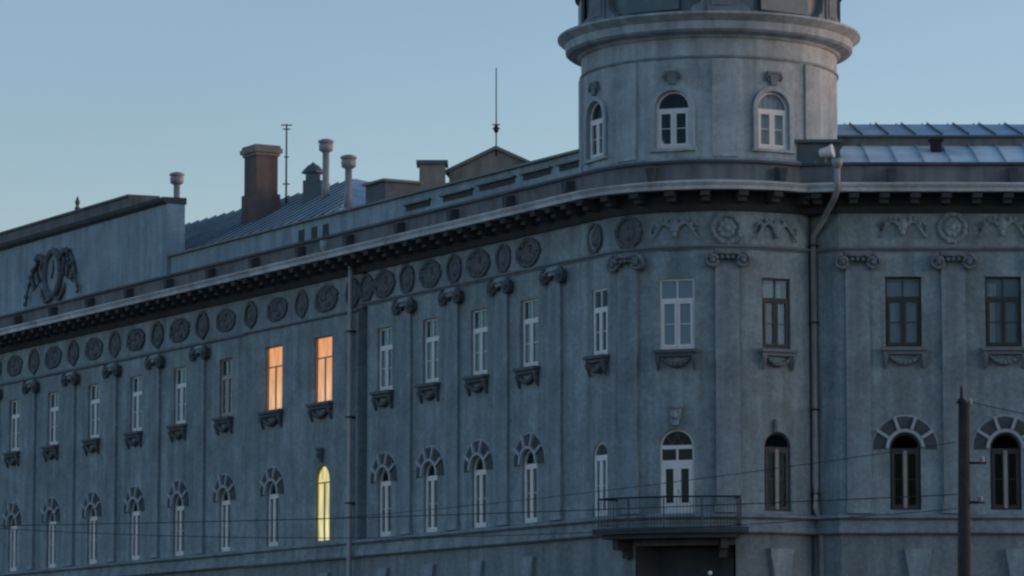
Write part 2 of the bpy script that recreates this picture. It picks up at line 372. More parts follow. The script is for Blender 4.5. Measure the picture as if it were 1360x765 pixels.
wall('wall', 'stucco', 'C', aS(-60)+1.0, AG, [(Z_BAND0, ZM, cl[1:]), (ZM, Z_CORN, cu[1:])], step=0.22)
wall('wall', 'stucco_low', 'C', aS(-60), AG, [(0.1, Z_BAND0, [(aS(-16), 1.62, 0.4, 7.30, False), (aS(CANG[2])+.05, 0.6, 2.2, GT, True)])], step=0.22)
E = P('C', A1*RC, 0)
b0, b1 = P('L', 0.57, 0), P('C', aS(-60)+1.0, 0)
part('wall', MB().add([(b0[0], b0[1], Z_BAND0), (b1[0], b1[1], Z_BAND0), (b1[0], b1[1], Z_CORN), (b0[0], b0[1], Z_CORN)], [(0, 1, 2, 3)]), 'stucco')
g1, g2, g3 = P('C', AG, 0), P('C', AG, 0, -0.45), P('C', A1*RC, 0, -0.45)
for a_, b_ in ((g1, g2), (g2, g3), (g3, E)):
    part('wall', MB().add([(a_[0], a_[1], 0.1), (b_[0], b_[1], 0.1), (b_[0], b_[1], Z_CORN), (a_[0], a_[1], Z_CORN)], [(0, 1, 2, 3)]), 'stucco')
part('wall', MB().add([(E[0], E[1], 0.1), (XW0, YW, 0.1), (XW0, YW, Z_CORN), (E[0], E[1], Z_CORN)], [(0, 1, 2, 3)]), 'stucco')
WZ = 0.10
lowW = [(s, HWL, Z_LSILL+WZ, Z_LTOP+WZ, True) for s in WWIN]; upW = [(s, HWU, Z_USILL+WZ, Z_UTOP+WZ, False) for s in WWIN]
wall('wall', 'stucco', 'W', XW0, XW1, [(Z_BAND0, ZM, lowW), (ZM, Z_CORN, upW)])
wall('wall', 'stucco_low', 'W', XW0, XW1, [(0.1, Z_BAND0, gl([w+0.35 for w in WWIN]))])
# back of the building: closed and dark inside
bl = [P('L', SLEFT, 0), P('L', SLEFT, 0, -14), (CX+9.0, DC+6), (XW1, YW+14), (XW1, YW)]
for a, b in zip(bl[:-1], bl[1:]):
    part('back_wall', MB().add([(a[0], a[1], 0.1), (b[0], b[1], 0.1), (b[0], b[1], 19.0), (a[0], a[1], 19.0)], [(3, 2, 1, 0)]), 'stucco_low')
# floor slabs close the view into the storeys
wp2 = bpath()
for z in (7.9, 12.6):
    ring = [(p.x, p.y, z) for p in wp2] + [(XW1, YW+13.9, z), (CX+9.0, DC+5.9, z), P('L', SLEFT, z, -13.9)]
    inner = []
    cx_ = (CX, DC+4)
    for q in ring: inner.append((q[0]+(cx_[0]-q[0])*0.004, q[1]+0.45, z))
    part('floor_slab', MB().add(inner, [tuple(range(len(inner)))]), 'room_dark')
# partition wall behind the rooms
pp = [P('L', SLEFT, 0, -5.5), P('L', 0, 0, -5.5), (CX+4, YW+6), (XW1, YW+6)]
for a, b in zip(pp[:-1], pp[1:]):
    part('partition_wall', MB().add([(a[0], a[1], 0.2), (b[0], b[1], 0.2), (b[0], b[1], 18.3), (a[0], a[1], 18.3)], [(0, 1, 2, 3)]), 'room_dark')

# --- horizontal mouldings
def pavpath(base):                       # the architrave follows the shallow pavilion
    L = [Vector(P('L', SLEFT, 0)[:2]), Vector(P('L', PAV0-0.002, 0)[:2]), Vector(P('L', PAV0, 0, PAVO)[:2]), Vector(P('L', PAV1, 0, PAVO)[:2]), Vector(P('L', PAV1+0.002, 0)[:2])]
    return L + base[1:]
part('string_course', sweep(WP, [(0.0, Z_BAND0), (0.13, Z_BAND0), (0.20, Z_BAND0+0.05), (0.20, Z_BAND0+0.21), (0.13, Z_BAND0+0.25), (0.12, Z_BAND0+0.42), (0.27, Z_BAND0+0.50), (0.27, Z_BAND0+0.56), (0.02, Z_BAND1+0.07), (0.0, Z_BAND1+0.07)]), 'trim')
archL = [Vector(P('L', PAV1+.002, 0)[:2])] + WP[1:]
part('architrave', sweep(archL, [(0.0, Z_ARCH-0.05), (0.035, Z_ARCH-0.04), (0.05, Z_ARCH), (0.11, Z_ARCH+0.035), (0.11, Z_ARCH+0.085), (0.0, Z_ARCH+0.12)]), 'mid_stone')
za = Z_ARCH-0.22
part('architrave', sweep([Vector(P('L', PAV0, 0, PAVO)[:2]), Vector(P('L', PAV1, 0, PAVO)[:2])], [(-PAVO, za), (0.04, za), (0.10, za+0.05), (0.10, za+0.1), (-PAVO, za+0.16)]), 'mid_stone')
part('architrave', sweep([Vector(P('L', SLEFT, 0)[:2]), Vector(P('L', PAV0, 0)[:2])], [(0, za), (0.04, za), (0.10, za+0.05), (0.10, za+0.1), (0, za+0.16)]), 'mid_stone')
# cornice: bed moulding, underside and modillions coloured as shaded, corona coloured as lit
part('bed_moulding', sweep(CP, [(-0.3, Z_FR1-0.14), (0.10, Z_FR1-0.14), (0.18, Z_FR1-0.02), (0.18, Z_FR1+0.2), (-0.3, Z_FR1+0.2)]), 'soffit_shade')
part('cornice_soffit', sweep(CP, [(-0.3, Z_FR1+0.204), (0.20, Z_FR1+0.204), (0.24, Z_FR1+0.42), (0.94, Z_FR1+0.42), (0.94, Z_FR1+0.46), (-0.3, Z_FR1+0.46)]), 'soffit_shade')
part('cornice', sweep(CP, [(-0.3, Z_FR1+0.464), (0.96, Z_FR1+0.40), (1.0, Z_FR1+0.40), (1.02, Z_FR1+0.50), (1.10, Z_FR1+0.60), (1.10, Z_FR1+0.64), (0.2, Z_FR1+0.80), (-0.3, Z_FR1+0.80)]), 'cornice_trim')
mod = MB().box(-0.15, 0.15, -0.72, 0.02, -0.20, 0.0).box(-0.13, 0.13, -0.50, 0.02, -0.34, -0.202)
mod = mod.mesh('modillion'); 
def along(path, spacing, start=0.3):
    out = []; rest = start
    for a, b in zip(path[:-1], path[1:]):
        d = (b-a).length; t = (b-a).normalized(); q = rest
        while q < d:
            p = a+t*q; out.append((p, t)); q += spacing
        rest = q-d
    return out
def pmtx(p, t, z, off=0.0):
    n = Vector((t.y, -t.x)); p = p+n*off
    return Matrix(((t.x, -n.x, 0, p.x), (t.y, -n.y, 0, p.y), (0, 0, 1, z), (0, 0, 0, 1)))
for p, t in along(CP, 0.95): part('modillion', mod, 'soffit_shade', pmtx(p, t, Z_FR1+0.418, 0.2))
# blocking course with brackets
ZB0, ZB1 = Z_FR1+0.6, 19.02
part('blocking_course', sweep(CP, [(-0.25, ZB0), (0.22, ZB0), (0.22, ZB1), (-0.25, ZB1)]), 'blocking')
part('gutter', sweep(CP, [(-0.3, ZB1+0.002), (0.22, ZB1+0.002), (0.34, ZB1+0.03), (0.36, ZB1+0.10), (0.30, ZB1+0.10), (0.16, ZB1+0.06), (-0.3, ZB1+0.06)]), 'roof_dark')
br = MB().prism([(-0.11, 0.0), (0.11, 0.0), (0.11, 0.5), (-0.11, 0.5)], -0.16, 0.02).prism([(-0.07, -0.02), (0.07, -0.02), (0.16, 0.46), (-0.16, 0.46)], -0.34, -0.162).mesh('bracket')
for i, (p, t) in enumerate(along(CP, 3.75, 2.4)): part('bracket', br, 'soffit_shade', pmtx(p, t, ZB0+0.12, 0.22))

cache = {}
def shared(key, fn):
    if key not in cache: cache[key] = fn()
    return cache[key]
def withmat(me, m):
    k = (me.name, m)
    if k not in cache:
        c = me if not me.materials else me.copy()
        if me.materials: c.materials.clear()
        c.materials.append(M[m]); cache[k] = c
        if c is me: cache[(me.name, 'own')] = m
    return cache[k]
# --- pilasters with capitals
ZC = Z_ARCH-0.06
def volute(mb, cx, cz, y, r, sgn):
    pts = []; rad = []
    for i in range(22):
        t = i/21; a = math.pi/2 + sgn*t*3.3*math.pi; q = r*(1-0.82*t)
        pts.append((cx+q*math.cos(a), y-0.05*t, cz+q*math.sin(a))); rad.append(r*(0.30-0.14*t))
    mb.tube(pts, rad, 6)
    mb.ball((cx, y-0.06, cz), r*0.28)
    mb.lathe([(r*0.8, 0), (r*0.8, 0.02)], 12) if False else None
def capital_mesh(hw):
    mb = MB()
    mb.box(-hw-0.02, hw+0.02, -0.16, 0.02, -0.10, 0.0)
    mb.tube([(-hw-0.06, -0.17, -0.14), (-hw*0.5, -0.2, -0.10), (0, -0.2, -0.13), (hw*0.5, -0.2, -0.10), (hw+0.06, -0.17, -0.14)], 0.065, 6)
    for k in range(3): mb.ball((-hw*0.45+hw*0.45*k, -0.17, -0.24), 0.075)
    return mb.mesh('capital')
def volute_mesh(sg):
    mb = MB(); volute(mb, 0, 0, -0.20, 0.25, -sg)
    mb.tube([(0, 0.0, 0), (0, -0.20, 0)], [0.21, 0.19], 12)
    return mb.mesh('volute')
VOL = {1: volute_mesh(1), -1: volute_mesh(-1)}
PH = 0.37
capm = capital_mesh(PH); capm2 = capital_mesh(PH*0.9)
pilm = MB()
zb = Z_BAND1+0.08
pilm.box(-PH, PH, -0.11, 0.02, 0, ZC-0.44-zb).box(-PH-0.05, PH+0.05, -0.15, 0.02, 0, 0.22).box(-PH-0.03, PH+0.03, -0.14, 0.02, 0.222, 0.30)
pilm = pilm.mesh('pilaster')
pilN = MB(); pilN.box(-PH*0.9, PH*0.9, -0.12, 0.02, 0, ZC-0.44-zb-0.2).box(-PH-0.02, PH+0.02, -0.15, 0.02, 0, 0.24)
pilN = pilN.mesh('pilaster')
def pilaster(sec, s, cm=capm, pm=pilm, z=0.0, m='trim'):
    p = part('pilaster', pm, m, mtx(sec, s, zb))
    dk = sec == 'L'
    obj('capital', withmat(cm, 'stucco' if dk else 'mid_stone'), 'mid_stone', p, Matrix.Translation((0, 0, ZC-zb+z)))
    for sg in (-1, 1):
        vm = 'dark_stone' if dk else 'mid_stone'
        obj('volute', withmat(VOL[sg], vm), vm, p, Matrix.Translation((sg*(PH+0.09), 0, ZC-zb+z-0.33)))
    return p
mids = lambda w: [(a+b)/2 for a, b in zip(w[:-1], w[1:])]
capm_s = capm2
pil_st = pilN.copy(); pil_st.materials.clear(); pil_st.materials.append(M['trim'])
for s in mids(LWIN[:8]): pilaster('L', s, capm_s, pil_st, -0.2)
for s in mids(RWIN) + [RWIN[0]-1.7, RWIN[-1]+1.75]:
    if s < PAV1+0.5: continue
    pilaster('L', s, capm_s, pilm)
for a in (-41.5, 3.5): pilaster('C', aS(a))
for i, s in enumerate(mids(WWIN)): pilaster('W', s)
pilaster('W', 10.1+0.56)

# --- frieze ornaments
def jit(mw):
    k = random.uniform(0.95, 1.05)
    return mw @ Matrix.Rotation(random.uniform(-.05, .05), 4, 'Y') @ Matrix.Diagonal((k, random.uniform(0.5, 0.75), k, 1))
def wreath(rx, rz, kind):
    mb = MB(); n = 26
    pts = [(rx*math.cos(2*math.pi*k/n), -0.06, rz*math.sin(2*math.pi*k/n)) for k in range(n+1)]
    mb.tube(pts, 0.055, 6)
    rr = random.Random(int(rx*100)+len(kind))
    for k in range(n):
        a = 2*math.pi*k/n
        mb.ball((rx*math.cos(a)*(1+rr.uniform(-.05, .08)), -0.08, rz*math.sin(a)*(1+rr.uniform(-.05, .08))), 0.075+rr.uniform(-.012, .02), 6, 4)
    if kind == 'wide':
        for k in range(34):
            a = rr.uniform(0, 6.283); q = math.sqrt(rr.random())*0.85
            mb.ball((rx*q*math.cos(a), -0.05, rz*q*math.sin(a)), rr.uniform(0.07, 0.13), 6, 4, (1.2, 0.8, 1))
    elif kind == 'round':
        for k in range(8):
            a = 2*math.pi*k/8+0.2
            mb.ball((rx*0.45*math.cos(a), -0.05, rz*0.45*math.sin(a)), 0.13, 6, 4, (1, 0.7, 1))
        mb.ball((0, -0.09, 0), 0.13, 8, 5)
    else:
        mb.ball((0, -0.02, 0), 1.0, 10, 6, (rx*0.62, 0.11, rz*0.66)); mb.ball((0, -0.1, rz*0.3), 0.09, 6, 4); mb.ball((0, -0.1, -rz*0.3), 0.08, 6, 4)
    # backing plate
    mb.prism([(rx*math.cos(2*math.pi*k/20), rz*math.sin(2*math.pi*k/20)) for k in range(20)], -0.03, 0.01)
    return mb.mesh('medallion')
def swag():
    mb = MB()
    for sg in (-1, 1):
        pts = []
        for i in range(14):
            t = i/13; pts.append((sg*(0.1+0.62*t), -0.05-0.03*math.sin(t*9), 0.06+0.24*math.sin(t*math.pi*1.15)-0.28*t))
        mb.tube(pts, [0.085*(1-0.55*i/13) for i in range(14)], 6)
        for i in (3, 6, 9): mb.ball((pts[i][0], -0.06, pts[i][2]+0.10), 0.08, 6, 4)
        mb.tube([(sg*0.66, -0.05, -0.1), (sg*0.72, -0.05, 0.08), (sg*0.6, -0.05, 0.2), (sg*0.5, -0.05, 0.1)], 0.05, 6)
    mb.ball((0, -0.05, 0.08), 0.2, 8, 6, (0.9, 0.7, 1.3)); mb.ball((0, -0.12, -0.18), 0.1, 6, 4)
    return mb.mesh('frieze_ornament')
mR = wreath(0.66, 0.41, 'wide'); mO = wreath(0.44, 0.44, 'oval'); mRL = wreath(0.78, 0.40, 'wide'); mOL = wreath(0.46, 0.44, 'oval')
mRW = wreath(0.42, 0.43, 'round'); mS = swag()
ZF = 17.02
for s in LWIN: part('medallion', mRL, 'dark_stone', jit(mtx('L', s, ZF-0.08)))
for s in mids(LWIN)+[LWIN[-1]+2.05]: part('medallion', mOL, 'dark_stone', jit(mtx('L', s, ZF-0.08)))
for s in RWIN: part('medallion', mR, 'dark_stone', jit(mtx('L', s, ZF)))
for s in mids(RWIN)+[RWIN[0]-1.3]: part('medallion', mO, 'dark_stone', jit(mtx('L', s, ZF)))
part('medallion', mO, 'dark_stone', jit(mtx('C', aS(-65), ZF))); part('medallion', mO, 'dark_stone', jit(mtx('C', aS(-41.5), ZF)))
mRW.materials.clear(); mRW.materials.append(M['ornament'])
part('medallion', mRW, 'mid_stone', jit(mtx('C', aS(3.5), ZF)))
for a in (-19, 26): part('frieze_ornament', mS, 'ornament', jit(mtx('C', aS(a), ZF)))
mRW2 = mRW.copy(); mRW2.materials.clear(); mRW2.materials.append(M['stucco'])
mS2 = mS.copy(); mS2.materials.clear(); mS2.materials.append(M['stucco'])
for s in mids(WWIN): part('medallion', mRW2, 'stucco', jit(mtx('W', s, ZF+WZ)))
for s in WWIN: part('frieze_ornament', mS2, 'stucco', jit(mtx('W', s, ZF+WZ)))

# ------------------------------------------------------------------ windows
def rect_ring(mb, x0, x1, z0, z1, w, y0, y1, wb=None, wt=None):
    wb = w if wb is None else wb; wt = w if wt is None else wt
    mb.box(x0, x0+w, y0, y1, z0, z1); mb.box(x1-w, x1, y0, y1, z0, z1)
    mb.box(x0+w, x1-w, y0, y1, z0, z0+wb); mb.box(x0+w, x1-w, y0, y1, z1-wt, z1)
def arc_band(mb, r0, r1, y0, y1, cz, n=12, a0=0.0, a1=math.pi):
    for i in range(n):
        a = a0+(a1-a0)*i/n; b = a0+(a1-a0)*(i+1)/n
        mb.prism([(r0*math.cos(a), cz+r0*math.sin(a)), (r1*math.cos(a), cz+r1*math.sin(a)), (r1*math.cos(b), cz+r1*math.sin(b)), (r0*math.cos(b), cz+r0*math.sin(b))][::-1], y0, y1)
def pane_mesh(x0, x1, z0, z1):
    return MB().box(x0, x1, -0.004, 0.004, z0, z1).mesh('pane')
FY0, FY1 = 0.10, 0.18                        # depth of the frame in the reveal
def upper_window(hw, h, thick=0.055):
    mb = MB(); e = 0.004
    rect_ring(mb, -hw+e, hw-e, e, h-e, 0.06, FY0, FY1)
    zt = h*0.70
    mb.box(-hw+0.062, hw-0.062, FY0, FY1, zt-0.045, zt+0.045)
    panes = []
    mb.box(-0.02, 0.02, FY0+.01, FY1-.01, zt+0.047, h-0.066)
    for sg in (-1, 1):
        x0, x1 = (0.008, hw-0.066) if sg > 0 else (-hw+0.066, -0.008)
        rect_ring(mb, x0, x1, 0.068, zt-0.05, 0.075, FY0-0.02, FY1-0.02)
        zc = 0.068+(zt-0.12)*0.5
        mb.box(x0+0.077, x1-0.077, FY0, FY1-0.03, zc-0.012, zc+0.012)
        panes.append((x0+0.07, x1-0.07, 0.14, zt-0.12, 0.13))
        panes.append((min(sg*0.018, sg*(hw-0.058)), max(sg*0.018, sg*(hw-0.058)), zt+0.04, h-0.06, 0.145))
    return mb.mesh('window'), panes
def lit_upper(hw, h):
    mb = MB(); e = 0.004; zt = h*0.68; a, b = 0.09, 0.13
    rect_ring(mb, -hw+e, hw-e, e, h-e, 0.04, a, b)
    mb.box(-hw+0.042, hw-0.042, a, b, zt-0.025, zt+0.025); mb.box(-0.03, 0.03, a, b, 0.046, zt-0.027)
    return mb.mesh('window'), [(-hw+.042, hw-.042, 0.04, h-0.04, 0.11)]
def lit_arch(hw, h):
    mb = MB(); e = 0.004; zs = h-hw; a, b = 0.09, 0.13; w = 0.04
    mb.box(-hw+e, -hw+w, a, b, e, zs); mb.box(hw-w, hw-e, a, b, e, zs); mb.box(-hw+w, hw-w, a, b, e, 0.05)
    arc_band(mb, hw-w, hw-e, a, b, zs)
    mb.box(-hw+w+.001, hw-w-.001, a, b, zs-0.06, zs-0.01); mb.box(-0.035, 0.035, a, b, 0.052, zs-0.062)
    return mb.mesh('window'), [(-hw+.04, hw-.04, 0.04, zs-0.03, 0.11)]
def arch_window(hw, h, fan=False, rail=0.30, stile=0.085):
    mb = MB(); e = 0.004; zs = h-hw
    w = 0.065
    mb.box(-hw+e, -hw+w, FY0, FY1, e, zs); mb.box(hw-w, hw-e, FY0, FY1, e, zs)
    mb.box(-hw+w+.001, hw-w-.001, FY0, FY1, e, 0.07)
    arc_band(mb, hw-w, hw-e, FY0, FY1, zs)
    zt = zs-0.02
    mb.box(-hw+w+.001, hw-w-.001, FY0, FY1, zt-0.05, zt+0.03)
    panes = []
    for sg in (-1, 1):
        x0, x1 = (0.006, hw-w-.004) if sg > 0 else (-hw+w+.004, -0.006)
        rect_ring(mb, x0, x1, 0.074, zt-0.054, stile, FY0-0.02, FY1-0.02)
        zc = 0.07+(zt-0.1)*0.5
        mb.box(x0+stile, x1-stile, FY0, FY1-0.03, zc-0.011, zc+0.011)
        panes.append((x0+stile-.006, x1-stile+.006, 0.15, zt-0.12, 0.13))
    return mb.mesh('window'), panes
def half_disc(r, cz, n=14):
    return MB().prism([(r*math.cos(math.pi*i/n), cz+r*math.sin(math.pi*i/n)) for i in range(n+1)][::-1], -0.004, 0.004).mesh('pane')
def sill_mesh(hw):
    mb = MB()
    mb.box(-hw-0.14, hw+0.14, -0.24, 0.1, -0.13, -0.03).box(-hw-0.09, hw+0.09, -0.16, 0.0, -0.24, -0.132)
    return mb.mesh('sill')
def garland_mesh(hw):
    mb = MB(); pts = []; r = []
    for i in range(15):
        t = -1+2*i/14; pts.append((t*(hw*0.86), -0.10, -0.27-0.24*(1-t*t))); r.append(0.035+0.055*(1-t*t))
    mb.tube(pts, r, 7)
    for i in range(1, 14, 2): mb.ball((pts[i][0], -0.15, pts[i][2]), r[i]*0.85, 6, 4)
    return mb.mesh('garland')
def console_mesh():
    mb = MB()
    mb.tube([(0, -0.10, -0.22), (0, -0.15, -0.32), (0, -0.09, -0.46), (0, -0.05, -0.60), (0, -0.03, -0.68)], [0.075, 0.085, 0.06, 0.05, 0.015], 7)
    mb.ball((0, -0.13, -0.3), 0.09, 7, 5)
    return mb.mesh('console')
def curtain_mesh(x0, x1, z0, z1, y=0.30, waves=5, amp=0.03):
    mb = MB(); n = waves*6; vs = []; fs = []
    for i in range(n+1):
        x = x0+(x1-x0)*i/n; yy = y+amp*math.sin(2*math.pi*waves*i/n)
        vs += [(x, yy, z0), (x, yy, z1)]
    for i in range(n): fs.append((2*i, 2*i+2, 2*i+3, 2*i+1))
    return mb.add(vs, fs, True).mesh('curtain')
def add_window(mw, kind, hw, h, fm='white_paint', gm='glass', curtain=None, sill=True, fan_style=None, orn='dark_stone', label=None, drapes=None):
    key = (kind, round(hw, 3), round(h, 3))
    me, panes = shared(key, lambda: {'upper': upper_window, 'arch': arch_window, 'lit_upper': lit_upper, 'lit_arch': lit_arch}[kind](hw, h))
    w = part('window', withmat(me, fm), fm, mw)
    if label: w['label'] = label
    for i, p in enumerate(panes):
        pm = shared(key+(i, 'p'), lambda: pane_mesh(*p[:4]))
        obj('pane', withmat(pm, gm), gm, w, Matrix.Translation((0, p[4], 0)))
    if kind.endswith('arch'):
        hd = shared(key+('hd',), lambda: half_disc(hw-0.06, h-hw+0.012))
        obj('pane', withmat(hd, gm if gm == 'glass_dark' else 'glass'), 'glass', w, Matrix.Translation((0, 0.14, 0)))
    if gm == 'glass_dark':
        obj('mullion', shared(key+('mul',), lambda: MB().box(-0.055, 0.055, FY0-0.035, FY0-0.022, 0.06, h-hw-0.06).mesh('mullion')), 'grey_paint', w)
    if curtain:
        if kind == 'lit_arch':
            cm = shared(key+('cur',), lambda: MB().prism([(x, z) for x, z in outline(0, hw-0.01, 0.02, h-0.01, True)][::-1], 0.165, 0.18).mesh('curtain'))
        else:
            cm = shared(key+('cur',), lambda: curtain_mesh(-hw+0.01, hw-0.01, 0.01, h-0.01, 0.19 if kind == 'lit_upper' else 0.30, amp=0.02))
        obj('curtain', withmat(cm, curtain), curtain, w)
    if drapes:
        for (x0, x1, z0, z1, dm) in drapes: obj('curtain', curtain_mesh(x0, x1, z0, z1, 0.215, 2, 0.02), dm, w)
    if sill:
        for nm, fn in (('sill', lambda: sill_mesh(hw)), ('garland', lambda: garland_mesh(hw))):
            sm = shared((nm, round(hw, 3)), fn); obj(nm, withmat(sm, orn), orn, w)
        for sg in (-1, 1):
            cm = shared('console', console_mesh); obj('console', withmat(cm, orn), orn, w, Matrix.Translation((sg*(hw+0.02), 0, 0)))
    return w
# radiating stone fans above the arched windows
def fan(mw, hw, h, light='rib', dark='deep_stone'):
    zs = h-hw
    def base():
        mb = MB(); arc_band(mb, hw+0.005, hw+0.10, -0.10, 0.02, zs, 14)
        arc_band(mb, hw+0.50, hw+0.535, -0.02, 0.02, zs, 16, -0.02, math.pi+0.02)
        for k in range(1, 5):
            a = -0.10+(math.pi+0.20)*k/5
            c, s_ = math.cos(a), math.sin(a); wd = 0.045; r0, r1 = hw+0.10, hw+0.52
            mb.prism([(r0*c+wd*s_, zs+r0*s_-wd*c), (r1*c+wd*s_, zs+r1*s_-wd*c), (r1*c-wd*s_, zs+r1*s_+wd*c), (r0*c-wd*s_, zs+r0*s_+wd*c)][::-1], -0.12, 0.02)
        return mb.mesh('arch_ornament')
    b = part('arch_ornament', withmat(shared(('fan', round(hw, 2), round(h, 2)), base), light), light, mw)
    for k in range(5):
        a0 = -0.10+(math.pi+0.20)*k/5; a1 = -0.10+(math.pi+0.20)*(k+1)/5
        def vou():
            mb = MB(); r0, r1 = hw+0.13, hw+0.46; g0, g1 = 0.085, 0.05
            ps = [(r0, a0+g0*1.3), (r1, a0+g1*1.4), (r1+0.02, (a0+a1)/2), (r1, a1-g1*1.4), (r0, a1-g0*1.3)]
            mb.prism([(r*math.cos(a), zs+r*math.sin(a)) for r, a in ps][::-1], -0.045, 0.01)
            return mb.mesh('voussoir')
        obj('voussoir', withmat(shared(('vou', k, round(hw, 2), round(h, 2)), vou), dark), dark, b)
hU, hL = Z_UTOP-Z_USILL, Z_LTOP-Z_LSILL
def glow_box(mw, hw, h):  # added unseen box, stops the lit curtain's light leaking indoors
    x, z0, z1, y0, y1 = hw+0.3, -0.25, h+0.3, 0.012, 1.6
    v = [(-x, y0, z0), (x, y0, z0), (x, y0, z1), (-x, y0, z1), (-x, y1, z0), (x, y1, z0), (x, y1, z1), (-x, y1, z1)]
    part('glow_box', MB().add(v, [(0, 1, 5, 4), (1, 2, 6, 5), (2, 3, 7, 6), (3, 0, 4, 7), (4, 5, 6, 7)]), 'curtain', mw)
for i, s in enumerate(LWIN):
    o = PAVO if s > PAV0 else 0.0
    litu = i >= 8
    add_window(mtx('L', s, upL[i][2], o), 'lit_upper' if litu else 'upper', upL[i][1], upL[i][3]-upL[i][2], fm='grey_paint' if litu else ('pink_paint' if i == 7 else 'white_paint'),
               curtain='lit_orange' if litu else None, gm='glass' if litu else 'glass_sky', label='window lit orange from inside' if litu else None)
    litl = i == 9
    add_window(mtx('L', s, Z_LSILL, o), 'lit_arch' if litl else 'arch', lowL[i][1], lowL[i][3]-lowL[i][2], fm='grey_paint' if litl else 'white_paint', curtain='lit_yellow' if litl else None, sill=False,
               label='arched window lit pale yellow from inside' if litl else None)
    if litu: glow_box(mtx('L', s, upL[i][2], o), upL[i][1], hU)
    if litl: glow_box(mtx('L', s, Z_LSILL, o), LHL, LZT-Z_LSILL)
    if not litl: fan(mtx('L', s, Z_LSILL, o), HWL, hL)
for s in RWIN:
    add_window(mtx('L', s, Z_USILL), 'upper', HWU, hU, gm='glass_sky')
    add_window(mtx('L', s, Z_LSILL), 'arch', HWL, hL, sill=False)
    fan(mtx('L', s, Z_LSILL), HWL, hL)
add_window(mtx('L', cu[0][0], cu[0][2], 0.05), 'upper', cu[0][1], cu[0][3]-cu[0][2])
add_window(mtx('C', cu[1][0], cu[1][2]), 'upper', cu[1][1], cu[1][3]-cu[1][2], gm='glass_sky_body', curtain='curtain_dim')
add_window(mtx('C', cu[2][0], cu[2][2]), 'upper', cu[2][1], cu[2][3]-cu[2][2], fm='brown_paint', gm='glass_haze', drapes=[(-0.4, 0.25, 1.45, 2.0, 'curtain'), (-0.12, -0.02, 0.1, 0.8, 'curtain'), (0.05, 0.3, 0.1, 1.45, 'curtain')], orn='mid_stone')
add_window(mtx('L', cl[0][0], cl[0][2], 0.05), 'arch', cl[0][1], cl[0][3]-cl[0][2], sill=False)
add_window(mtx('C', cl[2][0], cl[2][2]), 'arch', cl[2][1], cl[2][3]-cl[2][2], sill=False, fm='brown_paint', gm='glass_dark')
for i, s in enumerate(WWIN):
    dr = [(-0.5, -0.2, 1.42, 1.98, 'curtain'), (-0.5, -0.25, 0.1, 1.4, 'curtain'), (-0.12, -0.02, 0.1, 1.4, 'curtain')] if i % 2 else [(-0.5, 0.5, 0.05, 2.0, 'curtain_dim'), (-0.5, -0.05, 0.75, 1.35, 'curtain')]
    w = add_window(mtx('W', s, Z_USILL+WZ), 'upper', HWU, hU, fm='brown_paint', orn='mid_stone', drapes=dr, gm='glass_haze')
    add_window(mtx('W', s, Z_LSILL+WZ), 'arch', HWL, hL, sill=False, fm='brown_paint', gm='glass_dark')
    fan(mtx('W', s, Z_LSILL+WZ), HWL+0.02, hL+0.02)
# ground floor windows and keystones
key_m = MB().prism([(-0.26, -0.95), (0.26, -0.95), (0.42, 0.0), (-0.42, 0.0)], -0.14, 0.02).mesh('keystone')
for sec, s in [('L', q) for q in LWIN+RWIN] + [('W', q+0.35) for q in WWIN] + [('C', aS(CANG[2])+.05)]:
    add_window(mtx(sec, s, 2.2), 'arch', 0.62, GT-2.2, fm='white_paint', sill=False)
    part('keystone', key_m, 'trim', mtx(sec, s, 7.2))
# keystones over the single arched windows
ks = MB().prism([(-0.07, 0.0), (0.07, 0.0), (0.15, 0.42), (-0.15, 0.42)], -0.14, 0.02).box(-0.18, 0.18, -0.18, 0.02, 0.422, 0.50)
ks.ball((0, -0.15, 0.24), 0.1, 7, 5); ks = ks.mesh('keystone')
for mw in (mtx('L', LWIN[9], LZT+0.10, PAVO),): part('keystone', withmat(ks, 'dark_stone'), 'dark_stone', mw)
part('keystone', withmat(ks, 'trim'), 'trim', mtx('C', cl[1][0], DZT+0.10) @ Matrix.Scale(1.25, 4))
kspike = MB().prism([(-0.06, 0.0), (0.06, 0.0), (0.02, 0.4), (-0.02, 0.4)], -0.08, 0.02).mesh('keystone')
part('keystone', kspike, 'dark_stone', mtx('C', cl[2][0]-0.12, 10.76))

# ------------------------------------------------------------------ balcony with its door
dmw = mtx('C', cl[1][0], DZB)
h = DZT-DZB; zs = h-DHW
mb = MB()
mb.box(-DHW+.004, -DHW+0.07, FY0, FY1, 0.0, zs); mb.box(DHW-0.07, DHW-.004, FY0, FY1, 0.0, zs)
arc_band(mb, DHW-0.07, DHW-.004, FY0, FY1, zs)
mb.box(-DHW+.071, DHW-.071, FY0-.02, FY1, zs-0.06, zs+0.06); mb.box(-DHW+.071, DHW-.071, FY0-.02, FY1, zs-0.56, zs-0.40)
mb.box(-0.03, 0.03, FY0, FY1, zs-0.398, zs-0.062)
dr = part('balcony_door', mb, 'white_paint', dmw); dr['label'] = 'white double balcony door under an arched fanlight'
r = DHW-0.08
mu = MB()
for x0, z0, x1, z1 in ((-r*.75, zs+.40, -r*.32, zs+.07), (-r*.32, zs+.07, 0, zs+r*.92), (0, zs+r*.92, r*.32, zs+.07), (r*.32, zs+.07, r*.75, zs+.40)):
    mu.tube([(x0, FY0+.02, z0), (x1, FY0+.02, z1)], 0.022, 4, False)
obj('fanlight_bars', mu, 'brick', dr)
obj('pane', half_disc(DHW-0.065, zs+0.05), 'glass', dr, Matrix.Translation((0, 0.15, 0)))
zd = zs-0.562
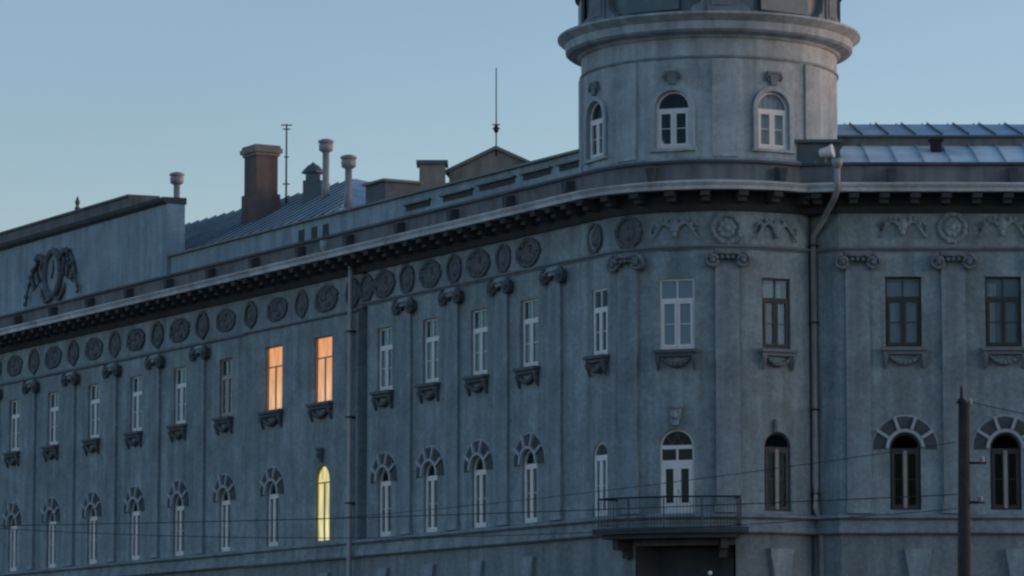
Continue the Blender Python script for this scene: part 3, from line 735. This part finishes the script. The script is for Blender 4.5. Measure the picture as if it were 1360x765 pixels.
for sg in (-1, 1):
    x0, x1 = (0.004, DHW-0.073) if sg > 0 else (-DHW+0.073, -0.004)
    lf = MB(); rect_ring(lf, x0, x1, 0.01, zd, 0.115, FY0-0.02, FY1-0.02, 0.72, 0.10)
    lf.box(x0+0.14, x1-0.14, FY0-0.035, FY0-0.02, 0.14, 0.62)
    leaf = obj('door_leaf', lf, 'white_paint', dr)
    obj('pane', pane_mesh(x0+0.11, x1-0.11, 0.70, zd-0.09), 'glass', dr, Matrix.Translation((0, 0.13, 0)))
    obj('pane', pane_mesh(*((0.03, DHW-.07) if sg > 0 else (-DHW+.07, -0.03)), zs-0.40, zs-0.06), 'glass', dr, Matrix.Translation((0, 0.15, 0)))
obj('door_handle', MB().tube([(0.05, FY0-.06, 1.0), (0.05, FY0-.06, 1.14)], 0.012, 5), 'iron', dr)
BA0, BA1, BR = -47.0, 6.5, 1.0
def ringseg(mb, r0, r1, z0, z1, a0, a1, n=18):
    for i in range(n):
        a = R_(a0+(a1-a0)*i/n); b = R_(a0+(a1-a0)*(i+1)/n)
        q = lambda r, t, z: (CC.x+r*math.sin(t), CC.y-r*math.cos(t), z)
        mb.add([q(r0,a,z0), q(r1,a,z0), q(r1,b,z0), q(r0,b,z0), q(r0,a,z1), q(r1,a,z1), q(r1,b,z1), q(r0,b,z1)],
               [(0,1,2,3), (7,6,5,4), (1,5,6,2), (0,3,7,4), (0,4,5,1), (3,2,6,7)])
mb = MB(); ringseg(mb, RC-0.1, RC+BR+0.06, 7.62, 7.80, BA0-1.5, BA1+2.5); ringseg(mb, RC-0.1, RC+BR-0.10, 7.48, 7.618, BA0+1.5, BA1)
bal = part('balcony', mb, 'soffit_shade'); bal['label'] = 'dark curved balcony with an iron railing'
def balobj(name, mb, m): return obj(name, mb, m, bal)
RR = RC+BR-0.06
q = lambda r, deg, z: (CC.x+r*math.sin(R_(deg)), CC.y-r*math.cos(R_(deg)), z)
zr = 8.72
rail = [q(RC+.02, BA0, zr)] + [q(RR, BA0+(BA1-BA0)*i/24, zr) for i in range(25)] + [q(RC+.02, BA1, zr)]
balobj('handrail', MB().tube(rail, 0.03, 6), 'iron')
balobj('bottom_rail', MB().tube([(a, b, 7.92) for a, b, c in rail], 0.015, 5), 'rail_paint')
bm_ = MB().tube([(0, 0, 7.80), (0, 0, zr)], 0.008, 4).mesh('baluster')
n = 46
for i in range(n+1):
    p = q(RR, BA0+(BA1-BA0)*i/n, 0); obj('baluster', bm_, 'rail_paint', bal, Matrix.Translation(p))
for a in (BA0, BA1):
    for k in range(1, 7):
        p = q(RC+0.02+(BR-0.08)*k/7, a, 0); obj('baluster', bm_, 'rail_paint', bal, Matrix.Translation(p))
pm_ = MB().box(-0.022, 0.022, -0.022, 0.022, 7.8, zr+0.04).mesh('post')
for i in range(5): obj('post', pm_, 'rail_paint', bal, Matrix.Translation(q(RR, BA0+(BA1-BA0)*i/4, 0)))
cb = MB().prism([(-0.12, 0.5), (0.12, 0.5), (0.12, 1.06), (-0.12, 1.06)], -0.22, 0.05).prism([(-0.11, 0.75), (0.11, 0.75), (0.11, 1.058), (-0.11, 1.058)], -0.7, -0.222).mesh('balcony_console')
for a in (-41.5, 1): obj('balcony_console', cb, 'soffit_shade', bal, BOFF.inverted() @ Matrix() if False else mtx('C', aS(a), 6.41))
# entrance recess under the balcony, its shade put into the colour
ed = part('entrance_door', MB().box(-0.95, -0.01, 0.9, 0.98, 0, 4.6).box(0.01, 0.95, 0.9, 0.98, 0, 4.6), 'brown_paint', mtx('C', aS(-16), 0.4))
mb = MB()
for a in (-37.5, 5.5):
    mb.add([P('C', aS(a), 0.4), P('C', aS(a), 7.3), P('C', aS(a)*0.8+aS(-16)*0.2, 7.3, -1.0), P('C', aS(a)*0.8+aS(-16)*0.2, 0.4, -1.0)], [(0, 1, 2, 3)])
mb.add([P('C', aS(-34), 0.4, -1.0), P('C', aS(2), 0.4, -1.0), P('C', aS(2), 7.3, -1.0), P('C', aS(-34), 7.3, -1.0)], [(0, 1, 2, 3)])
part('porch_recess', mb, 'soffit_shade')
p_ = at0(943, 761, DC-RC-0.35)
el = part('entrance_lamp', MB().ball((0, 0, 0), 0.07, 10, 7), 'porcelain', Matrix.Translation(p_))
obj('lamp_arm', MB().tube([(0, 0, 0.06), (0, 0.05, 0.25), (0, 0.5, 0.35)], 0.015, 5), 'iron', el)

# ------------------------------------------------------------------ tower
ZT0, ZT1 = 18.95, 23.05
TANG = [-19+45*k for k in range(-3, 5) if k != 2]
THW = 0.55
tops = [(aS(a), THW, 19.55, 21.36, True) for a in TANG]
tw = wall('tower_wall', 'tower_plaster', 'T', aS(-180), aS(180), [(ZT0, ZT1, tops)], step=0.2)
TC = Vector(((945-680)/F*DC, DC)); RT = RC-0.03
tl = lambda prof, m, name: part(name, MB().lathe(prof, 72, (TC.x, TC.y, 0), smooth=False, caps=False), m)
tl([(RT-0.2, 22.34), (RT+0.045, 22.36), (RT+0.06, 22.41), (RT+0.03, 22.45), (RT-0.2, 22.46)], 'trim', 'tower_frieze_line')
DZ = 0.30
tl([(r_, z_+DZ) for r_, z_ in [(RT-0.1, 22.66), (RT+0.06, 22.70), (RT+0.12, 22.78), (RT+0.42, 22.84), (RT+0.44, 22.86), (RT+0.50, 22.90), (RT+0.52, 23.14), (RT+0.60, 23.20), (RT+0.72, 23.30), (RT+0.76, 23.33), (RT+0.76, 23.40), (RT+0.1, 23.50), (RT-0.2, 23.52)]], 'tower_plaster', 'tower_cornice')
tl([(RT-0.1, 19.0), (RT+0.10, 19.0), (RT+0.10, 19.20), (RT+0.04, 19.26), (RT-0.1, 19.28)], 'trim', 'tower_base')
tl([(r_, z_+DZ) for r_, z_ in [(RT-0.05, 23.48), (RT-0.03, 24.6), (RT+0.2, 24.66), (RT+0.2, 24.8), (RT-0.1, 24.9), (RT-0.5, 26.0), (RT-1.3, 27.2), (RT-2.5, 28.1), (0.3, 28.7), (0.12, 30.5), (0.01, 30.6)]], 'roof_dark', 'dome')
tp = MB().box(-0.38, 0.38, -0.07, 0.02, 0, 3.06).mesh('tower_pilaster')
hs_ = 21.36-19.55-THW
tsur = MB(); arc_band(tsur, THW+0.02, THW+0.16, -0.06, 0.02, hs_, 14)
tsur.box(-THW-0.16, -THW-0.02, -0.06, 0.02, 0, hs_).box(THW+0.02, THW+0.16, -0.06, 0.02, 0, hs_).box(-THW-0.20, THW+0.20, -0.09, 0.05, -0.09, -0.003)
tsur = tsur.mesh('window_surround')
tcar = MB().box(-0.24, 0.24, -0.12, 0.02, 0.28, 0.36).prism([(-0.10, -0.06), (0.10, -0.06), (0.18, 0.278), (-0.18, 0.278)], -0.10, 0.02)
for sg in (-1, 1): tcar.tube([(sg*0.2, -0.08, 0.3), (sg*0.28, -0.08, 0.18), (sg*0.2, -0.08, 0.08)], 0.05, 6)
tcar = tcar.mesh('cartouche')
for k, a in enumerate(TANG):
    op = tops[k]
    w = add_window(mtx('T', op[0], op[2]), 'arch', THW, op[3]-op[2], fm='white_paint', sill=False, curtain='curtain' if a == 26 else None)
    part('window_surround', tsur, 'tower_plaster', mtx('T', op[0], op[2]))
    part('cartouche', tcar, 'mid_stone', mtx('T', op[0], 21.62))
    part('tower_pilaster', tp, 'tower_plaster', mtx('T', aS(a+22.5), 19.27))
# attic of the tower: stone scrolls and dormer feet between metal panels
sc = MB()
sc.box(-0.42, 0.42, -0.20, 0.1, 0, 1.1).box(-0.50, 0.50, -0.27, 0.1, 1.102, 1.2).box(-0.28, 0.28, -0.24, -0.202, 0.18, 0.95)
for sg in (-1, 1):
    pl = [(sg*0.422, 0.0), (sg*0.95, 0.0), (sg*0.86, 0.16), (sg*0.62, 0.28), (sg*0.54, 0.55), (sg*0.5, 0.95), (sg*0.422, 1.0)]
    sc.prism(pl if sg > 0 else pl[::-1], -0.14, 0.1)
sc = sc.mesh('scroll_buttress')
for a in range(-180, 180, 60): part('scroll_buttress', sc, 'mid_stone', mtx('T', aS(a+2), 23.5+DZ))
dp = MB().box(-0.9, 0.9, -0.05, 0.05, 0.1, 1.05).mesh('dome_panel')
for a in range(-150, 180, 60): part('dome_panel', dp, 'roof_dark', mtx('T', aS(a+2), 23.5+DZ))

# ------------------------------------------------------------------ attic wall and roofs
AO = -0.45
def lpath(a, b): return [Vector(P('L', a, 0)[:2]), Vector(P('L', b, 0)[:2])]
S_TALL = sL(213, 300); S_STEP = sL(163, 300)
ZAT = 20.02
low = part('attic_wall', sweep(lpath(S_TALL, 1.6), [(AO, 18.9), (AO, ZAT), (AO-0.4, ZAT), (AO-0.4, 18.9)]), 'attic_plaster')
part('attic_coping', sweep(lpath(S_TALL, 1.6), [(AO+0.12, ZAT+0.003), (AO+0.12, ZAT+0.08), (AO-0.5, ZAT+0.14), (AO-0.5, ZAT+0.003)]), 'roof_dark')
for u0, u1, v in ((525, 556, 0.55), (574, 612, 0.55), (622, 668, 0.6), (680, 716, 0.6), (728, 758, 0.6)):
    a, b = sL(u0, 250), sL(u1, 250)
    part('attic_slot', MB().box(0, b-a, -0.03, 0.02, 0, 0.16), 'soffit_shade', mtx('L', a, 18.95+v, AO))
    part('attic_slot_hood', MB().box(-0.1, b-a+0.1, -0.14, 0.02, 0.18, 0.24), 'roof_dark', mtx('L', a, 18.95+v, AO))
for u in (386, 403, 418):
    part('attic_slot', MB().box(-0.22, 0.22, -0.02, 0.03, 0, 0.42), 'soffit_shade', mtx('L', sL(u, 300), 19.35, AO))
# tall attic with the clock-like oval
TO = -0.30; ZTA = 22.12; ZTB = 22.78
part('attic_wall', sweep(lpath(SLEFT, S_TALL), [(TO, 18.9), (TO, ZTA), (TO-0.75, ZTA), (TO-0.75, 18.9)]), 'attic_plaster')
part('attic_coping', sweep(lpath(SLEFT, S_TALL+0.04), [(TO-0.8, ZTA+.003), (TO+0.08, ZTA+.003), (TO+0.20, ZTA+0.10), (TO+0.22, ZTA+0.24), (TO-0.8, ZTA+0.26)]), 'soffit_shade')
part('attic_step', sweep(lpath(SLEFT, S_STEP), [(TO+0.02, ZTA+0.264), (TO+0.02, ZTB), (TO+0.10, ZTB+0.05), (TO+0.10, ZTB+0.13), (TO-1.3, ZTB+0.16), (TO-1.3, ZTA+0.264)]), 'blocking')
fs_ = part('finial', MB().lathe([(0.10, 0), (0.12, 0.15), (0.05, 0.22), (0.11, 0.36), (0.02, 0.62)], 10), 'dark_stone', mtx('L', sL(88, 270), ZTB+0.14, TO-0.2))
om = mtx('L', sL(64, 350), 20.52, TO)
ov = MB(); rx, rz = 0.80, 0.92
ov.tube([(rx*math.cos(2*math.pi*k/32), -0.08, rz*math.sin(2*math.pi*k/32)) for k in range(33)], 0.15, 8)
ova = part('oval_cartouche', ov, 'dark_stone', om)
obj('dial', MB().prism([(rx*math.cos(2*math.pi*k/32), rz*math.sin(2*math.pi*k/32)) for k in range(32)], -0.06, 0.01), 'stucco', ova)
obj('ribbon', MB().tube([(0, -0.08, 0.55), (0.06, -0.1, 0.2), (-0.1, -0.1, -0.2)], 0.06, 6), 'mid_stone', ova)
for sg in (-1, 1):
    g_ = MB()
    pts = [(sg*(0.75+2.0*t), -0.10-0.05*math.sin(9*t), 0.55+0.45*math.sin(t*3.3)-1.5*t*t) for t in [i/16 for i in range(17)]]
    g_.tube(pts, [0.12-0.07*i/16 for i in range(17)], 7)
    for i, p in enumerate(pts):
        rr = random.Random(i*3+sg)
        g_.ball((p[0]+rr.uniform(-.1, .1), -0.16, p[2]+rr.uniform(-.16, .16)), rr.uniform(0.06, 0.12), 6, 4)
    for k in range(3):
        g_.tube([(sg*(1.0+0.5*k), -0.08, 0.8-0.25*k), (sg*(1.2+0.5*k), -0.1, 0.35-0.2*k), (sg*(1.0+0.45*k), -0.08, 0.0-0.2*k), (sg*(1.25+.4*k), -0.08, -0.25-.15*k)], [0.06, 0.09, 0.07, 0.03], 6)
    g_.tube([(sg*0.2, -0.08, -1.05), (sg*0.7, -0.1, -1.12), (sg*1.1, -0.1, -0.85), (sg*1.25, -0.08, -0.5)], [0.07, 0.1, 0.08, 0.04], 6)
    obj('garland', g_, 'dark_stone', ova)

# roofs
def quad3(a, b, c, d): return MB().add([a, b, c, d], [(0, 1, 2, 3)])
def roof_face(name, a, b, c, d, m='roof_metal', seam=0.85, sm='roof_dark', lo=0.02):
    """a,b eave left to right; c,d ridge right to left; seams run up the slope"""
    a, b, c, d = map(Vector, (a, b, c, d))
    nrm = (b-a).cross(d-a).normalized()
    mb = MB(); mb.add([a, b, c, d], [(0, 1, 2, 3)]); mb.add([a-nrm*.05, b-nrm*.05, c-nrm*.05, d-nrm*.05], [(3, 2, 1, 0)])
    r = part(name, mb, m)
    L = (b-a).length; L2 = (c-d).length; ax = (b-a).normalized(); k = int(L/seam)
    up0 = (d-a)-ax*(d-a).dot(ax); hgt = up0.length; up = up0.normalized()
    o1 = (d-a).dot(ax); o2 = (c-a).dot(ax)
    for i in range(k+1):
        x = seam*(i+0.5)
        if x > L: break
        f = 1.0
        if o1 > 1e-3 and x < o1: f = x/o1
        if o2 < L-1e-3 and x > o2: f = (L-x)/(L-o2)
        if f < 0.08: continue
        p = a+ax*x; q_ = p+up*hgt*f*0.995
        hw = 0.018; t = ax*hw; hh = nrm*0.07
        vs = [p-t, p+t, q_+t, q_-t, p-t+hh, p+t+hh, q_+t+hh, q_-t+hh]
        obj('seam', MB().add(vs, [(4, 5, 6, 7), (0, 1, 5, 4), (1, 2, 6, 5), (2, 3, 7, 6), (3, 0, 4, 7)]), sm, r)
    return r
# right wing: lower slope, step, upper slope
ye, ym, yr, yb = YW+0.2, YW+3.0, YW+7.2, YW+14
z1, z2, z3, z4 = 19.12, 20.15, 20.42, 21.52
XR0 = 9.0
rw = roof_face('roof', (XR0, ye, z1), (XW1, ye, z1), (XW1, ym, z2), (XR0, ym, z2), m='roof_sky_sheen', sm='roof_metal')
part('roof_step', MB().box(XR0, XW1, ym-0.02, ym+0.3, z2-0.3, z3-0.004), 'blocking')
part('roof_edge', MB().box(XR0, XW1, ym-0.16, ym+0.25, z3-0.002, z3+0.055), 'roof_dark')
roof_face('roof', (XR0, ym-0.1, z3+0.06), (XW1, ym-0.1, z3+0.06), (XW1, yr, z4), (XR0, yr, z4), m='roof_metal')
roof_face('roof', (XW1, yb, z1), (XR0, yb, z1), (XR0, yr, z4), (XW1, yr, z4))
for u in (1243,):
    d = ray(u, 198); x = d.x/d.y*(YW+2.2)
    part('roof_hatch', MB().box(-0.16, 0.16, -0.2, 0.2, 0, 0.42).box(-0.22, 0.22, -0.25, 0.25, 0.42, 0.48), 'iron', Matrix.Translation((x, YW+2.2, 19.75)))
# left wing
Z_E, Z_R = 19.9, 22.95
e = lambda s, z, o: P('L', s, z, o)
SH0, SH1 = -28.5, -19.5
lr = roof_face('roof', e(SLEFT, Z_E, -0.75), e(SH1, Z_E, -0.75), e(SH0, Z_R, -6.2), e(SLEFT, Z_R, -6.2), m='roof_sky_sheen')
part('roof', MB().add([e(SH1, Z_E, -0.75), e(SH1, Z_E, -13.5), e(SH0, Z_R, -6.2)], [(0, 1, 2)]), 'roof_metal')
part('roof', quad3(e(SLEFT, Z_E, -13.8), e(SH1, Z_E, -13.8), e(SH0, Z_R, -6.2), e(SLEFT, Z_R, -6.2)), 'roof_metal')
part('roof', MB().add([e(SLEFT, 19.2, -0.8), e(-1, 19.2, -0.8), (CX+3.5, DC-2.6, 19.2), (XR0+0.5, YW+0.3, 19.2), (XR0+1, YW+14, 19.0), (CX+9, DC+6, 19.0), e(-6, 19.2, -14), e(SLEFT, 19.2, -14)], [tuple(range(8))]), 'roof_dark')

def place(u, v, off):                       # a spot on a vertical plane parallel to the left facade
    s = sL(u, v, off); p = frame('L', s, off)[0]; d = ray(u, v); k = p.y/d.y
    return Vector((p.x, p.y, CAMZ+d.z*k))
RZ = R_(-60)
def onroof(u, v, off, rz=RZ): p = place(u, v, off); return Matrix.Translation(p) @ Matrix.Rotation(rz, 4, 'Z')
def roof_z(off): return Z_E+(Z_R-Z_E)*min(1, max(0, (-off-0.75)/5.45))
# brick chimney
def chimney():
    off = -4.2; p = place(347, 195, off); zt = p.z; z0 = roof_z(off)-0.35
    h = zt-z0; mb = MB()
    mb.box(-0.62, 0.62, -0.55, 0.55, 0, h*0.38); mb.box(-0.54, 0.54, -0.47, 0.47, h*0.38, h-0.42)
    c = part('chimney', mb, 'brick', Matrix.Translation((p.x, p.y, z0)) @ Matrix.Rotation(RZ, 4, 'Z'))
    c['label'] = 'square red brick chimney with a flared cap'
    cp = MB().box(-0.60, 0.60, -0.53, 0.53, h-0.418, h-0.30).box(-0.68, 0.68, -0.61, 0.61, h-0.299, h-0.12).box(-0.62, 0.62, -0.55, 0.55, h-0.119, h)
    obj('chimney_cap', cp, 'chimney_cap', c)
chimney()
def vent(u, vt, off, r=0.13, hb=None):
    p = place(u, vt, off); z0 = roof_z(off)-0.2; h = p.z-z0
    w = part('vent_pipe', MB().lathe([(r*1.25, 0), (r*1.25, h*0.3), (r, h*0.32), (r, h-0.5)], 12), 'zinc', Matrix.Translation((p.x, p.y, z0)))
    obj('vent_cowl', MB().lathe([(r, h-0.52), (r*2.0, h-0.45), (r*2.15, h-0.22), (r*1.9, h-0.20), (r*1.9, h-0.17), (r*2.35, h-0.14), (r*2.35, h-0.06), (r*1.2, h)], 12), 'zinc', w)
vent(235, 229, -3.0); vent(433, 185, -4.4); vent(463, 206, -2.6)
# cowled lantern
p = place(416, 216, -5.0); z0 = roof_z(-5)-0.3; h = p.z-z0
lt = part('roof_lantern', MB().box(-0.38, 0.38, -0.38, 0.38, 0, h-0.75).box(-0.28, 0.28, -0.28, 0.28, h-0.75, h-0.4), 'roof_dark', Matrix.Translation((p.x, p.y, z0)))
obj('lantern_hood', MB().lathe([(0.46, h-0.42), (0.46, h-0.38), (0.22, h-0.12), (0.10, h-0.06), (0.02, h+0.02)], 10, smooth=False), 'roof_dark', lt)
# dormers and stone stubs behind the attic wall
p = place(515, 240, -2.2); d0 = Matrix.Translation((p.x, p.y, 19.3)) @ Matrix.Rotation(RZ, 4, 'Z')
dm = part('dormer', MB().box(-0.75, 0.75, -0.5, 0.9, 0, p.z-19.45), 'dark_stone', d0)
obj('dormer_roof', MB().box(-0.85, 0.85, -0.62, 1.0, p.z-19.45+.002, p.z-19.45+0.09), 'roof_dark', dm)
p = place(577, 220, -5.5)
st = part('chimney', MB().box(-0.55, 0.40, -0.4, 0.5, 0, p.z-19.2), 'gable_stone', Matrix.Translation((p.x, p.y, 19.2)))
obj('chimney_cap', MB().box(-0.66, 0.50, -0.5, 0.6, p.z-19.2+.002, p.z-19.2+0.14), 'roof_dark', st)
p = place(659, 197, -7.5); za_ = p.z
def gable(hw, dep):
    zb_ = 19.1-za_
    mb = MB(); mb.prism([(-hw, zb_), (hw, zb_), (hw, -0.87), (0, -0.05), (-hw, -0.87)], 0, dep); return mb
gb = part('gable', gable(1.75, 5.0), 'gable_stone', Matrix.Translation(p) @ Matrix.Rotation(R_(-6), 4, 'Z')); gb['label'] = 'low stone gable with a mast at its peak'
cpv = MB()
for sg in (-1, 1):
    pl = [(0, -0.03), (sg*1.9, -0.92), (sg*1.9, -0.80), (0, 0.09)]
    cpv.prism(pl if sg < 0 else pl[::-1], -0.12, 5.1)
obj('gable_coping', cpv, 'chimney_cap', gb)

# downpipes
dp1 = part('downpipe', MB().tube([P('L', SPIPE, z, PAVO+0.17) for z in (0.3, 4, 8, 12, 16.9)] + [P('L', SPIPE, 17.9, PAVO+0.17)], 0.085, 8), 'pipe_paint')
obj('hopper', MB().lathe([(0.08, 18.42), (0.14, 18.6), (0.16, 18.85)], 10, P('L', SPIPE-1.3, 0, 0.7)), 'pipe_paint', dp1)
for z in (9.5, 12.5, 15.5): obj('pipe_clip', MB().box(-0.13, 0.13, -0.29-PAVO, 0, z, z+0.05), 'iron', dp1, mtx('L', SPIPE, 0))
xp, yp = E[0]-0.01, E[1]-0.2
pts = [(xp+0.16, yp, 0.3), (xp+0.16, yp, 8.0), (xp, yp-0.12, 8.5), (xp, yp, 9.2), (xp, yp, 16.9), (xp+0.55, YW-0.55, 17.9), (xp+0.62, YW-1.16, 18.15), (xp+0.62, YW-1.18, 18.85)]
dp2 = part('downpipe', MB().tube(pts, 0.10, 8), 'pipe_paint')
obj('hopper', MB().lathe([(0.11, 18.80), (0.17, 18.95), (0.18, 19.1)], 12, (xp+0.62, YW-1.18, 0)), 'pipe_paint', dp2)
for z in (8.9, 11.5, 14.2, 16.6): obj('pipe_clip', MB().box(xp-0.14, xp+0.14, yp-0.13, yp+0.4, z, z+0.05), 'iron', dp2)
# little metal-roofed junction between tower and right roof
part('junction_hood', MB().box(8.75, 10.2, YW+0.35, YW+1.6, 19.1, 19.82).box(8.6, 10.35, YW+0.2, YW+1.7, 19.822, 19.92), 'roof_dark')

# parts were placed with world matrices under B: children meshes made in world coordinates keep them
# ------------------------------------------------------------------ top-level small things
fl = tag(empty('floodlight', (9.72, YW-0.05, 19.09)), 'small white floodlight beside the foot of the tower above the downpipe', 'lamp')
fm = MB().lathe([(0.10, -0.2), (0.15, -0.15), (0.17, 0.1), (0.22, 0.24), (0.20, 0.25)], 14)
o = obj('housing', fm, 'porcelain', fl, Matrix.Translation((0, 0, 0.38)) @ Matrix.Rotation(R_(80), 4, 'Y') @ Matrix.Rotation(R_(20), 4, 'X'))
obj('stand', MB().box(-0.03, 0.03, -0.03, 0.03, 0.0, 0.30).box(-0.1, 0.1, -0.1, 0.1, 0, 0.03), 'zinc', fl)

def mast(name, u, vb, vt, off, label, deco, r=0.03):
    b = place(u, vb, off); t = place(u, vt, off); h = t.z-b.z
    a = tag(empty(name, b), label, 'antenna')
    obj('mast', MB().tube([(0, 0, -0.25), (0, 0, h)], [r*1.3, r], 6), 'iron', a)
    for f, L, ax in deco:
        v1 = (L, 0, h*f) if ax == 'x' else (0, L, h*f); v0 = (-L, 0, h*f) if ax == 'x' else (0, -L, h*f)
        obj('crossbar', MB().tube([v0, v1], 0.025, 5), 'iron', a)
    return a
mz = mast('roof_antenna', 380, 262, 165, -4.8, 'thin antenna mast with a short top crossbar beside the brick chimney', [(0.985, 0.22, 'x'), (0.93, 0.15, 'x'), (0.55, 0.1, 'x'), (0.18, 0.15, 'x')])
mz2 = mast('lightning_mast', 659, 198, 90, -7.5, 'tall thin mast rising from the peak of the stone gable', [(0.25, 0.14, 'x'), (0.30, 0.14, 'x'), (0.33, 0.08, 'y')], 0.02)
obj('junction', MB().ball((0, 0, 0.75), 0.1, 8, 5, (1, 1, 1.6)), 'iron', mz2)

# utility pole
PD = 79.0
d = ray(1280, 513); k = PD/d.y; ptop = Vector((d.x*k, PD, CAMZ+d.z*k))
px_ = ptop.x
pole = tag(empty('utility_pole', (px_-0.05, PD, -0.02)), 'weathered wooden utility pole carrying cables in front of the right wing', 'pole')
H = ptop.z+0.02
obj('shaft', MB().tube([(-0.04, 0, -0.3), (0.0, 0, H*0.5), (0.05, 0, H-0.35)], [0.17, 0.145, 0.12], 12), 'wood', pole)
obj('pole_cap', MB().lathe([(0.118, H-0.36), (0.10, H-0.31), (0.035, H-0.24), (0.03, H-0.06), (0.008, H+0.02)], 10), 'iron', pole)
for zz, L in ((H-1.62, 0.5), (H-2.45, 0.45)):
    obj('bracket', MB().tube([(0.1, -0.05, zz), (L, -0.05, zz)], 0.03, 6), 'iron', pole)
    obj('insulator', MB().lathe([(0.03, zz), (0.06, zz+.02), (0.05, zz+0.08), (0.06, zz+0.1), (0.03, zz+0.14)], 8, (L*0.8, -0.05, 0)), 'grey_paint', pole)
obj('insulator', MB().lathe([(0.03, H-0.42), (0.06, H-0.4), (0.05, H-0.3), (0.03, H-0.25)], 8, (0.17, -0.02, 0)), 'grey_paint', pole)
def cable(a, b, sag, label, r=0.009):
    a, b = Vector(a), Vector(b); pts = []
    for i in range(41):
        t = i/40; p = a.lerp(b, t); p.z -= sag*4*t*(1-t); pts.append(p)
    o = obj('overhead_cable', MB().tube([p-pts[0] for p in pts], r, 5), 'wire'); o.location = pts[0]
    return tag(o, label, 'cable', 'overhead cables')
def at(u, v, D): d = ray(u, v); return d*(D/d.y)+Vector((0, 0, CAMZ))
base = Vector((px_-0.05, PD, 0))
cable(base+Vector((0.17, -0.02, H-0.35)), at(1560, 585, 78), 0.05, 'thin dark cable running from the pole top away along the right wing')
cable(base+Vector((-0.12, 0, H-1.2)), at(420, 690, 112), 0.15, 'dark cable sloping down from the pole past the balcony')
cable(base+Vector((-0.13, 0, H-2.3)), at(-160, 700, 100), 0.12, 'upper of two dark cables strung level before the long left wing', 0.011)
cable(base+Vector((-0.13, 0, H-2.6)), at(-160, 690, 100), 0.55, 'lower of two dark cables strung level before the long left wing', 0.009)

# children of parts given in world coordinates need no further offset: B sits at (CX, DC, 0) and parts undo it
